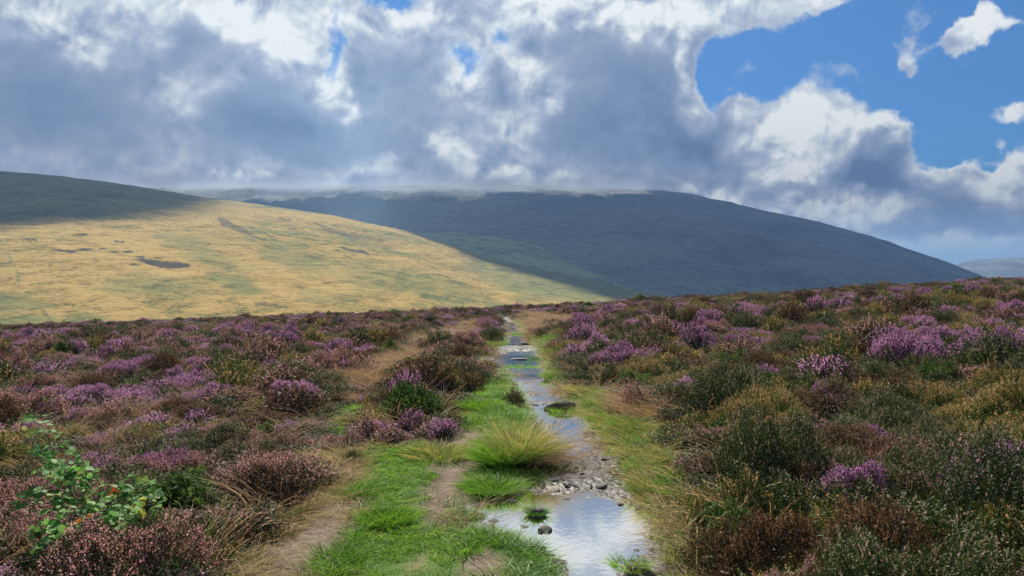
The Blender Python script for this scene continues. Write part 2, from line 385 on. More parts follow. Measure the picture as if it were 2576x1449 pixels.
def water_sheet(name, poly, zw, label):
    P_ = np.array(poly); c = P_.mean(0)
    n = len(P_)*6; pts = np.concatenate([P_[i] + (P_[(i+1) % len(P_)]-P_[i])*np.arange(6)[:, None]/6 for i in range(len(P_))])
    nn = pts - c; pts = pts + nn/np.linalg.norm(nn, axis=1)[:, None]*0.22
    V = np.concatenate([np.c_[pts, np.full(n, zw)], [[c[0], c[1], zw]]])
    F = np.stack([np.arange(n), (np.arange(n)+1) % n, np.full(n, n)], 1)
    return tag(link(name, mesh_np(name, V, F, [wm])), label, kind='structure')
water_sheet('puddle_water', PUD1, ZW1, 'large shallow puddle mirroring the clouds across the near path')
water_sheet('puddle_water', PUD2, ZW2, 'smaller puddle further up the path past the dark heather')
# thin trickle that fills the hollows of the track
yy = np.linspace(_ly[3]+2.2, 31, 260); ff = np.linspace(-.12, 1.12, 16)
Yw, Fw = np.meshgrid(yy, ff, indexing='ij'); Xw = np.interp(Yw, _ly, _lx)*(1-Fw) + np.interp(Yw, _ry, _rx)*Fw
Zw = base_z(path_xc(Yw), Yw) - 0.061 + 0.010*fbm(Yw*.5, Yw*0+3, 77, 2) + 0.006*smooth(Yw, 9, 16)
keep = Yw > 6.1
link_w = link('stream_water', mesh_np('stream_water', np.stack([Xw, Yw, Zw], -1).reshape(-1, 3), grid_faces(*Xw.shape), [wm]))
tag(link_w, 'thin film of rainwater trickling down the stony path', kind='structure')

# ------------------------------------------------------------------ hills
def ridge_hill(name, sil, R, F, zF, mat, u0, u1, nu, ns, seed, rough, label, back=0.7, attrs_fn=None, tail=None):
    """a hill with real depth: its slope climbs from a foot at distance F to a ridge at distance R, then falls away behind"""
    su = np.array([p[0] for p in sil], float); sr = np.array([p[1] for p in sil], float)
    us = np.linspace(u0, u1, nu); row = np.interp(us, su, sr)
    row = np.convolve(np.pad(row, 12, mode='edge'), np.hanning(25)/np.hanning(25).sum(), 'valid')
    S = np.concatenate([np.linspace(0, 1, ns), 1 + np.linspace(0, back, 30)[1:]])
    U, SS = np.meshgrid(us, S, indexing='ij'); RR = np.interp(us, *R)[:, None] if isinstance(R, tuple) else np.full((nu, 1), float(R))
    ROW = row[:, None] + 0*SS
    rx = np.zeros_like(U); rz = np.zeros_like(U)
    Xd = (U - W/2)/FPX; Zd = -(ROW - H/2)/FPX; den = cp + Zd*sp
    rx, rz = Xd/den, (-sp + Zd*cp)/den
    zR = EYE + RR*rz
    p = np.where(SS <= 1, SS*1.18 - 0.18*SS**2, 1 - 1.1*np.clip(SS-1, 0, None)**1.4)
    Yd = F + (RR - F)*SS; X = rx*Yd
    Z = zF + (zR - zF)*p
    wgt = np.clip(SS*4, 0, 1)*(1 - 0.75*smooth(SS, .75, 1.0)*(1-smooth(SS, 1.0, 1.1)))
    Z = Z + wgt*rough*(fbm(X/140, Yd/140, seed, 5, .55)*6 + fbm(X/25, Yd/25, seed+9, 4, .6)*1.3 - 3.2*np.clip(.18 - np.abs(fbm(X/90 + .6*fbm(X/200, Yd/200, seed+2, 3), Yd/420, seed+5, 3)), 0, 1)*4)
    at = attrs_fn(U, SS, X, Yd, Z) if attrs_fn else None
    o = link(name, mesh_np(name, np.stack([X, Yd, Z], -1).reshape(-1, 3), grid_faces(nu, len(S)), [mat], at, True))
    tag(o, label, kind='structure')
    return X, Yd, Z
def srow(X, Y, Z):
    """photo position of world points (for reading heather and colour patches off the photograph's survey)"""
    d = Y*cp - (Z-EYE)*sp; v = Y*sp + (Z-EYE)*cp
    return W/2 + FPX*X/d, H/2 - FPX*v/d
GOLD_SIL = [(-900,330),(-400,392),(0,431),(165,444),(344,467),(497,494),(650,513),(842,541),(918,560),(1031,582),(1130,614),(1229,648),(1350,676),(1480,703),(1663,742),(1900,800)]
SUB_SIL = [(700,560),(900,570),(1031,579),(1150,584),(1265,597),(1355,618),(1450,653),(1550,685),(1640,714),(1720,743),(1900,800)]
BIG_SIL = [(-200,520),(100,490),(300,474),(600,468),(900,465),(1200,465),(1450,468),(1592,473),(1680,479),(1736,487),(1830,508),(1929,530),(2074,559),(2218,602),(2362,650),(2478,698),(2650,770),(3000,860)]
FAR_SIL = [(1800,700),(2200,690),(2340,684),(2400,666),(2430,657),(2470,653),(2505,649),(2560,647),(2620,652),(2760,640),(3000,650),(3300,690)]
HEATH = [([(125,626),(180,628),(200,633),(175,637),(150,633)],1),([(188,625),(225,625),(242,631),(205,632)],1),([(270,632),(335,631),(338,635),(285,636)],1),([(250,624),(268,624),(266,627),(252,627)],1),
 ([(322,650),(365,652),(400,656),(450,659),(480,665),(476,672),(440,676),(400,673),(385,668),(362,661)],1),([(325,664),(352,663),(354,667),(330,667)],.8),([(338,646),(362,646),(360,650),(342,650)],.8),
 ([(185,588),(218,587),(220,592),(195,593)],1),([(288,606),(314,606),(312,610),(292,610)],.9),([(65,601),(92,601),(92,605),(70,605)],.9),([(128,591),(160,593),(160,597),(130,595)],.7),
 ([(540,545),(575,555),(640,590),(680,608),(660,606),(600,582),(560,566)],.7),([(615,560),(640,575),(690,595),(680,596),(630,575)],.5),
 ([(855,620),(890,624),(925,636),(930,640),(880,632),(858,626)],.9),([(700,545),(735,549),(730,555),(700,552)],.6),([(790,560),(870,585),(960,600),(970,610),(900,602),(830,585)],.55),([(725,572),(745,570),(745,578),(728,577)],.6),
 ([(640,760),(665,758),(720,772),(700,774),(640,770)],.6),([(110,780),(130,800),(125,804),(105,790)],.6)]
GREENP = [([(1120,640),(1300,672),(1480,702),(1660,742),(1450,765),(1280,740)],0.73),([(380,590),(480,585),(560,640),(620,690),(560,680),(470,640)],0.63),([(520,690),(610,692),(660,735),(620,745),(560,725)],0.78),([(250,690),(420,695),(520,720),(400,745),(280,735)],0.53),
 ([(-50,790),(60,795),(260,803),(230,840),(-50,840)],0.90),([(-50,735),(60,745),(130,770),(60,790),(-50,790)],0.68),([(640,610),(760,620),(900,700),(760,690),(660,650)],0.63),([(800,650),(1100,680),(1250,760),(900,730)],0.53),([(760,740),(880,735),(900,760),(780,765)],0.53)]  # greener, darker patches across the slope
def gold_attrs(U, SS, X, Y, Z):
    px, py = srow(X, Y, Z); n = fbm(px/16, py/5, 5, 4, .6); n2 = fbm(px/70, py/14, 6, 4)
    h = np.zeros_like(px); g = np.zeros_like(px)
    for p, a in HEATH: h = np.maximum(h, a*smooth(sdf(p, px, py) + n*3.0*(1 if a == 1 else 2), -0.8, 1.2))
    for p, a in GREENP: g = np.maximum(g, a*smooth(sdf(p, px, py) + n2*22, -18, 16))
    tr = np.exp(-((px - np.interp(py, [585,640,680,720,760,800], [-8,20,42,48,85,125]))/4.0)**2)*(fbm(py/6, px*0, 8, 3) > -.15)*(px < 200)
    ug = smooth(n2 + .5*n, .15, .7)*smooth(590 - py + n2*20, 0, 70)*smooth(560 - px, -60, 60)*.55
    return {'heath': np.maximum(h, ug).ravel(), 'green': np.maximum(g, tr*.9).ravel()}
def hill_mat(name, cols, sx, bump=.5):
    m, t, b = material(name)
    geo = t.new('ShaderNodeNewGeometry').outputs['Position']
    st = t.vec('MULTIPLY', geo, (.5, .6, 1.5))
    n1 = t.noise(st, .012*sx, 6, .62, .4).outputs['Fac']; n2 = t.noise(st, .15*sx, 6, .7, .5).outputs['Fac']; n3 = t.noise(st, .8*sx, 4, .7).outputs['Fac']
    f = t.math('ADD', t.math('MULTIPLY', n1, .55), t.math('ADD', t.math('MULTIPLY', n2, .35), t.math('MULTIPLY', n3, .1)))
    c = t.ramp(f, cols)
    c = t.mix(t.rng(t.math('ADD', t.math('MULTIPLY', n2, .45), t.math('MULTIPLY', n3, .55)), .38, .52, 1, 0, True), c, (.44, .47, .37, 1), 'MULTIPLY')
    b.inputs['Roughness'].default_value = 1; b.inputs['Specular IOR Level'].default_value = .05
    bp = t.new('ShaderNodeBump'); bp.inputs['Strength'].default_value = bump; bp.inputs['Distance'].default_value = 2.5/sx
    t.put(bp.inputs['Height'], t.math('ADD', n3, t.math('MULTIPLY', n2, 2.0))); t.l.new(bp.outputs[0], b.inputs['Normal'])
    return m, t, b, c, n2
m1, t, b, c, n2 = hill_mat('golden_hill_grass', [(.35, (.055,.08,.022)), (.43, (.14,.145,.045)), (.49, (.28,.195,.055)), (.56, (.36,.245,.08)), (.63, (.16,.165,.05)), (.70, (.33,.23,.075))], 1.0)
c = t.mix(t.math('MULTIPLY', attr(t, 'green'), .85), c, t.ramp(n2, [(.3, (.055,.085,.03)), (.7, (.13,.16,.05))]))
c = t.mix(attr(t, 'heath'), c, t.ramp(n2, [(.3, (.028,.024,.018)), (.7, (.075,.06,.035))]))
t.put(b.inputs['Base Color'], c)
m2, t, b, c, n2 = hill_mat('craggy_hill_grass', [(.40, (.04,.04,.035)), (.46, (.13,.15,.07)), (.52, (.36,.42,.16)), (.62, (.46,.44,.20))], .9, .8)
t.put(b.inputs['Base Color'], c)
m3, t, b, c, n2 = hill_mat('mountain_heather_hazed', [(.38, (.07,.068,.078)), (.46, (.15,.15,.155)), (.53, (.25,.26,.215)), (.62, (.35,.32,.28))], .5, 1.0)  # heather tones, lightened and cooled in the colour to stand in for haze
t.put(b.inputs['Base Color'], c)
GX, GY, GZ = ridge_hill('golden_hill', GOLD_SIL, ([-900, 0, 1031, 1700], [1150, 1100, 950, 640]), 230, -34, m1, -700, 1760, 960, 560, 3, 1.0, 'golden grass hill sloping down from the left with dark heather patches', attrs_fn=gold_attrs)
SX, SY, SZ = ridge_hill('craggy_spur', SUB_SIL, 1450, 700, -60, m2, 720, 1800, 420, 160, 13, 1.0, 'dark craggy spur behind the golden hill, shaded by cloud')
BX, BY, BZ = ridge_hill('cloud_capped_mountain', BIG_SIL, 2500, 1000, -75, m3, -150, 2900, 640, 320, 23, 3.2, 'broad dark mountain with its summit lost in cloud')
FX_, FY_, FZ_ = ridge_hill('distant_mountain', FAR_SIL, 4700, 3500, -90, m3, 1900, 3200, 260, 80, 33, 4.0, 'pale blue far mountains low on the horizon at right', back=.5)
vm, t, b = material('valley_grass'); geo = t.new('ShaderNodeNewGeometry').outputs['Position']
t.put(b.inputs['Base Color'], t.ramp(t.noise(geo, .004, 6, .6).outputs['Fac'], [(.35, (.06,.08,.03)), (.65, (.16,.14,.06))])); b.inputs['Roughness'].default_value = 1
g = np.linspace(-1, 1, 6); Xv, Yv = np.meshgrid(g*10300, g*6900 + 4450)
tag(link('valley', mesh_np('valley', np.stack([Xv, Yv, np.full_like(Xv, -95.0)], -1).reshape(-1, 3), grid_faces(6, 6), [vm])), 'valley floor beyond the moor reaching to the horizon', kind='structure')

# ------------------------------------------------------------------ clouds that shade the hills (high over the valley)
cm, t, b = material('cloud_white'); b.inputs['Base Color'].default_value = (.8, .82, .86, 1); b.inputs['Roughness'].default_value = 1; b.inputs['Specular IOR Level'].default_value = 0
def up(p, alt):
    k = (alt - p[2])/SDIR[2]; return (p[0] + SDIR[0]*k, p[1] + SDIR[1]*k)
def hill_pt(px, py, G):
    X, Y, Z = G; u, v = srow(X, Y, Z); i = np.argmin((u-px)**2 + (v-py)**2 + 1e-4*Y); return np.array([X.flat[i], Y.flat[i], Z.flat[i]])
def cloud(poly, alt, thick, seed, label, ragged=60, step=40, hole=None):
    P_ = np.array(poly); lo = P_.min(0)-150; hi = P_.max(0)+150
    xs = np.arange(lo[0], hi[0], step); ys_ = np.arange(lo[1], hi[1], step)
    X, Y = np.meshgrid(xs, ys_, indexing='ij'); d = sdf(poly, X, Y) + fbm(X/260, Y/260, seed, 5, .6)*ragged*2.2
    if hole is not None: 
        for hp in hole: d = np.minimum(d, -(sdf(hp, X, Y) + fbm(X/120, Y/120, seed+5, 3)*14))
    ins = d > 0; prof = np.sqrt(np.clip(d, 0, 400)/400)
    top = alt + thick*prof*(.6 + .5*np.abs(fbm(X/300, Y/300, seed+3, 5, .6))*2); bot = alt - .18*thick*prof*(.7 + .6*fbm(X/220, Y/220, seed+7, 4))
    n = X.size; nc = X.shape[1]; F = grid_faces(*X.shape); k = ins.ravel()[F].any(1); F = F[k]
    used = np.zeros(n, bool); used[F.ravel()] = True
    idx = -np.ones(n, int); idx[used] = np.arange(used.sum()); nu = used.sum()
    V = np.concatenate([np.stack([X.ravel()[used], Y.ravel()[used], top.ravel()[used]], 1), np.stack([X.ravel()[used], Y.ravel()[used], bot.ravel()[used]-.5], 1)])
    Ft = idx[F]; 
    o = link('cloud', mesh_np('cloud', V, np.concatenate([Ft, Ft[:, ::-1] + nu]), [cm], None, True))
    return tag(o, label, kind='structure')
ALT = 3200
pA = [hill_pt(x, y, (GX, GY, GZ)) for x, y in [(-500,640),(0,578),(120,556),(240,545),(330,548),(410,552),(465,535),(505,512),(535,500)]]
pA = [up(p, 5000) for p in pA]; e = pA[-1]; s0 = pA[0]
cloud(pA + [(e[0]+60, e[1]+700), (s0[0]-500, s0[1]+1400), (s0[0]-900, s0[1]+300)], 5000, 500, 5, 'high cloud whose shadow darkens the top of the golden hill', 14, 22)
pB = [hill_pt(x, y, (GX, GY, GZ)) for x, y in [(1045,585),(1180,634),(1330,680),(1480,716),(1580,744)]]
pB = [up(p, ALT) for p in pB]
BL = [up(p, ALT) for p in ((-1500,1750,200), (-700,1250,0), (-160,1120,60))]
BR = [up(p, ALT) for p in ((500,420,-20), (2600,700,-20), (3000,2600,0), (2200,3000,0), (600,2900,200), (430,2300,270), (200,2200,250), (-400,2170,250), (-1500,2170,250))]
gap = [up(p, ALT) for p in ((-330,1080,40), (-200,1080,40), (-235,1660,60), (-375,1660,60))]
cloud(BL + pB + BR, ALT, 700, 15, 'broad high cloud shading the big mountain, with one gap that lets a shaft of sun through', 30, 26, [gap])
# ------------------------------------------------------------------ air
hm = bpy.data.materials.new('haze_air'); hm.use_nodes = True; t = NT(hm.node_tree); t.n.clear()
pv = t.new('ShaderNodeVolumePrincipled'); pv.inputs['Color'].default_value = (.36, .60, .95, 1); pv.inputs['Density'].default_value = 2.3e-4; pv.inputs['Anisotropy'].default_value = 0
t.l.new(pv.outputs[0], t.new('ShaderNodeOutputMaterial').inputs['Volume'])
def box(name, x0, x1, y0, y1, z0, z1, m):
    V = [(x, y, z) for z in (z0, z1) for y in (y0, y1) for x in (x0, x1)]
    F = [(0,2,3,1),(4,5,7,6),(0,1,5,4),(2,6,7,3),(0,4,6,2),(1,3,7,5)]
    return link(name, mesh_np(name, V, np.array(F), [m]))
tag(box('haze', -10500, 11000, -2500, 11500, -97, 322, hm), 'thin blue haze over the valley', kind='stuff')
mm = bpy.data.materials.new('summit_mist'); mm.use_nodes = True; t = NT(mm.node_tree); t.n.clear()
geo = t.new('ShaderNodeNewGeometry').outputs['Position']; sz = t.new('ShaderNodeSeparateXYZ'); t.put(sz.inputs[0], geo)
nn = t.noise(t.vec('MULTIPLY', geo, (1, 1, 2.0)), .0052, 5, .62).outputs['Fac']
hz = t.math('MULTIPLY_ADD', t.math('SUBTRACT', nn, .5), 250, sz.outputs[2])
den = t.math('MULTIPLY', t.rng(hz, 246, 300, 0, 1, True), t.rng(t.math('MULTIPLY_ADD', t.math('SUBTRACT', nn, .5), -90, sz.outputs[2]), 272, 312, 1, 0, True))
den = t.math('MULTIPLY', den, t.rng(sz.outputs[0], -150, 750, 1, 0, True))
pv = t.new('ShaderNodeVolumePrincipled'); pv.inputs['Color'].default_value = (.72, .77, .86, 1); t.put(pv.inputs['Density'], t.math('MULTIPLY', den, .011))
t.l.new(pv.outputs[0], t.new('ShaderNodeOutputMaterial').inputs['Volume'])
tag(box('mist', -1800, 800, 2130, 3000, 215, 319, mm), 'grey mist wrapped round the mountain summit', kind='stuff')
# ------------------------------------------------------------------ plant materials
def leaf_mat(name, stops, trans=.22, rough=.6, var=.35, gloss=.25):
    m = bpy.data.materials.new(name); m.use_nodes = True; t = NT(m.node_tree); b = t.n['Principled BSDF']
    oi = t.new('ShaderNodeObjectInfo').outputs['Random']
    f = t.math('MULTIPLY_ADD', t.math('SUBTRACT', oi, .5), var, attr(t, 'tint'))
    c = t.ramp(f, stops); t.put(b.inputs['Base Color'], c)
    b.inputs['Roughness'].default_value = rough; b.inputs['Specular IOR Level'].default_value = gloss
    tr = t.new('ShaderNodeBsdfTranslucent'); t.put(tr.inputs[0], t.mix(1.0, c, (1.35, 1.3, 1.0, 1), 'MULTIPLY'))
    mx = t.new('ShaderNodeMixShader'); mx.inputs[0].default_value = trans
    t.l.new(b.outputs[0], mx.inputs[1]); t.l.new(tr.outputs[0], mx.inputs[2]); t.l.new(mx.outputs[0], t.n['Material Output'].inputs[0])
    return m
def R3(r, g, b): return (r, g, b)
LEAF = {
 'purple': leaf_mat('heather_leaf_purple', [(0, R3(0.013,0.021,0.006)), (.5, R3(0.033,0.043,0.012)), (1, R3(0.066,0.066,0.021))]),
 'faded':  leaf_mat('heather_leaf_faded', [(0, R3(0.022,0.021,0.009)), (.5, R3(0.056,0.050,0.019)), (1, R3(0.105,0.081,0.033))]),
 'brown':  leaf_mat('heather_leaf_brown', [(0, R3(0.017,0.012,0.007)), (.5, R3(0.043,0.030,0.013)), (1, R3(0.086,0.055,0.024))]),
 'dark':   leaf_mat('heather_leaf_dark', [(0, R3(0.013,0.025,0.005)), (.5, R3(0.031,0.055,0.010)), (1, R3(0.072,0.098,0.018))]),
 'olive':  leaf_mat('heather_leaf_olive', [(0, R3(0.033,0.053,0.007)), (.5, R3(0.077,0.118,0.014)), (1, R3(0.147,0.181,0.026))]),
 'green':  leaf_mat('bilberry_leaf', [(0, R3(0.023,0.051,0.011)), (.5, R3(0.055,0.104,0.022)), (1, R3(0.130,0.189,0.048))], .3, .7, .35, .1),
}
BLOOM = {
 'purple': leaf_mat('heather_bloom_purple', [(0, R3(0.324,0.111,0.324)), (.5, R3(0.583,0.253,0.605)), (1, R3(0.842,0.506,0.842))], .4, .8, .4, .05),
 'faded':  leaf_mat('heather_bloom_faded', [(0, R3(0.252,0.114,0.101)), (.45, R3(0.475,0.244,0.270)), (1, R3(0.688,0.400,0.500))], .4, .8, .45, .05),
 'brown':  leaf_mat('heather_bloom_brown', [(0, R3(0.088,0.043,0.022)), (.5, R3(0.198,0.102,0.062)), (1, R3(0.308,0.171,0.124))], .35, .8, .4, .05),
 'dark':   leaf_mat('heather_bloom_pale', [(0, R3(0.117,0.114,0.052)), (.5, R3(0.264,0.212,0.147)), (1, R3(0.468,0.319,0.310))], .35, .8, .4, .05),
 'olive':  leaf_mat('heather_bloom_tan', [(0, R3(0.191,0.113,0.043)), (.5, R3(0.400,0.223,0.119)), (1, R3(0.609,0.361,0.263))], .4, .8, .4, .05),
}
TWIG = leaf_mat('heather_twig', [(0, R3(.03,.022,.016)), (1, R3(.09,.07,.055))], .0, .9, .2)
def rnd_unit(n, r):
    v = r.normal(size=(n, 3)); return v/np.linalg.norm(v, axis=1)[:, None]
def norm(v): return v/(np.linalg.norm(v, axis=-1, keepdims=True)+1e-9)
def rhombs(P_, D, L_, W_, r):
    """little leaf faces: base, side, tip, side"""
    S = norm(np.cross(D, rnd_unit(len(P_), r))); L_ = np.asarray(L_)[:, None]; W_ = np.asarray(W_)[:, None]
    V = np.stack([P_, P_ + D*L_*.45 + S*W_*.5, P_ + D*L_, P_ + D*L_*.45 - S*W_*.5], 1).reshape(-1, 3)
    return V, np.arange(len(V)).reshape(-1, 4)
def strips(B, D, L_, W_, r, seg=3, bend=.3, wob=.0):
    """curved tapered blades"""
    n = len(B); side = norm(np.cross(D, rnd_unit(n, r))); bd = norm(np.c_[D[:, :2], np.zeros(n)] + r.normal(size=(n, 3))*[.35, .35, 0]) * [1, 1, 0]
    V = []; T = []
    for k in range(seg+1):
        s = k/seg; p = B + D*(L_*s)[:, None] + bd*(L_*bend*s*s)[:, None] - np.array([0, 0, 1.])*(L_*bend*.45*s*s)[:, None]
        w = (W_*(1 - s*.88))[:, None]*.5; V += [p - side*w, p + side*w]; T += [np.full(n, s)]*2
    V = np.stack(V, 1); m = V.shape[1]; base = np.arange(n)[:, None]*m
    F = np.concatenate([base + np.array([[2*k, 2*k+1, 2*k+3, 2*k+2]]) for k in range(seg)])
    return V.reshape(-1, 3), F, np.stack(T, 1).ravel()
def heather_meshes(kind, rad, hgt, n, seed, bloom, erect=.75, sparse=1.0):
    r = np.random.default_rng(seed)
    rr = np.sqrt(r.random(n)); th = r.random(n)*2*np.pi
    lump = 1 + .22*np.sin(th*3 + r.random()*6) + .14*np.sin(th*5 + r.random()*6)
    x, y = rr*np.cos(th)*rad*lump, rr*np.sin(th)*rad*lump
    crown = hgt*np.clip(1 - rr**2.3, 0, 1)**.65*(1 + .5*fbm(x/rad*1.9+seed, y/rad*1.9, seed, 3))
    L_ = (.09 + .09*r.random(n))*(0.7 + .4*hgt/.35)
    D = norm(np.stack([x/rad*.55, y/rad*.55, np.full(n, erect)], 1) + r.normal(size=(n, 3))*.20)
    tip = np.stack([x, y, np.maximum(crown, .05) + .055*r.random(n)**1.5], 1); B = tip - D*L_[:, None]
    tint = np.clip(.5 + .28*r.normal(size=n)*.6 + .22*fbm(x/rad*2, y/rad*2, seed+4, 2), 0, 1)
    k = 13; i = np.repeat(np.arange(n), k); tpos = r.random(n*k)
    LD = norm(D[i]*.8 + rnd_unit(n*k, r)*.75)
    leafy = kind == 'green'
    V, F = rhombs(B[i] + D[i]*(L_[i]*tpos)[:, None] + r.normal(size=(n*k, 3))*.004, LD, (.030 if leafy else .019)*(.7+.6*r.random(n*k)), np.full(n*k, .015 if leafy else .0058), r)
    # filling leaves inside the bush, tinted dark as shade between the spikes
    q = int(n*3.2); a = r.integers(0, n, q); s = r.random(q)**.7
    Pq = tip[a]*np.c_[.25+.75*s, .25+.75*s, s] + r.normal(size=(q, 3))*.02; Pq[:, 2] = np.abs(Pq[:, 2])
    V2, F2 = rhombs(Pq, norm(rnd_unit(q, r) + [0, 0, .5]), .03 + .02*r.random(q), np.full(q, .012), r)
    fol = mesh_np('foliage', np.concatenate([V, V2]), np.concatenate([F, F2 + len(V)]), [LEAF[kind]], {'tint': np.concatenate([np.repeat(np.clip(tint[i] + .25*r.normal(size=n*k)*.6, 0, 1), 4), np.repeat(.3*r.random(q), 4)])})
    blo = None
    if kind != 'green':
        sel = np.where(r.random(n) < bloom*(1 - .85*smooth(rr, .68, .95)))[0]; kb = 12; i = np.repeat(sel, kb); m = len(i); tp = .35 + .68*r.random(m)  # fewer blossoms round the skirt, putting shade on the bush fronts
        LD = norm(D[i]*1.0 + rnd_unit(m, r)*.7)
        V, F = rhombs(B[i] + D[i]*(L_[i]*tp)[:, None], LD, .0135*(.7+.6*r.random(m)), np.full(m, .0075), r)
        blo = mesh_np('blossom', V, F, [BLOOM[kind]], {'tint': np.repeat(np.clip(tint[i] + .18*r.normal(size=m), 0, 1), 4)})
    g = r.integers(0, n, 46); Bs = r.normal(size=(46, 3))*[.05, .05, 0]; Dv = tip[g]*[1, 1, .92] - Bs
    V, F, T = strips(Bs, norm(Dv), np.linalg.norm(Dv, axis=1)*.93, np.full(46, .011), r, 3, .05)
    tw = mesh_np('stem', V, F, [TWIG], {'tint': np.repeat(r.random(46), 8)})
    return fol, blo, tw
PROTO = {}
SPEC = {'purple': (.95, .75), 'faded': (.75, .7), 'brown': (.55, .75), 'dark': (.30, .8), 'olive': (.6, .9), 'green': (0, .6)}
sd = 100
for kind, (bl, er) in SPEC.items():
    for v in range(3 if kind != 'green' else 2):
        sd += 1; PROTO[(kind, 's', v)] = heather_meshes(kind, .30, .26 + .03*v, 330, sd, bl*(1-.12*v), er)
    for v in range(2 if kind != 'green' else 1):
        sd += 1; PROTO[(kind, 'l', v)] = heather_meshes(kind, .62, .50, 1500, sd, bl, er)
FIRST = {}       # the placed bush whose meshes each variant was grown for
NAMES = {'green': 'bilberry_bush'}
PLACED = []
def bush(x, y, kind, width, label, hf=1.0, size=None, name=None, cat='heather', group=None):
    size = size or ('l' if width > .8 else 's'); base = 1.24 if size == 'l' else .60
    opts = [k for k in PROTO if k[0] == kind and k[1] == size]
    free = [k for k in opts if k not in FIRST]; key = free[0] if free else opts[int(RNG.integers(len(opts)))]
    s = width/base/1.08
    root = bpy.data.objects.new(name or NAMES.get(kind, 'heather_bush'), None); COL.objects.link(root); root.empty_display_size = .1
    root.location = (x, y, gz(x, y) - .03); root.rotation_euler = (0, 0, RNG.random()*6.28); root.scale = (s, s, s**.85*hf)
    tag(root, label, 'bilberry' if kind == 'green' else cat, group or 'heather bushes on the moor')
    obs = [link(n_, me, root) if me else None for n_, me in zip(('foliage', 'blossom', 'stem'), PROTO[key])]
    if key not in FIRST: FIRST[key] = obs
    PLACED.append((x, y, width*.5))
    return root
def bush_px(px, py, wpx, kind, label, hf=1.0, **kw):
    x, y = pg(px, py); return bush(x, y + .1, kind, wpx/FPX*y, label, hf, **kw)

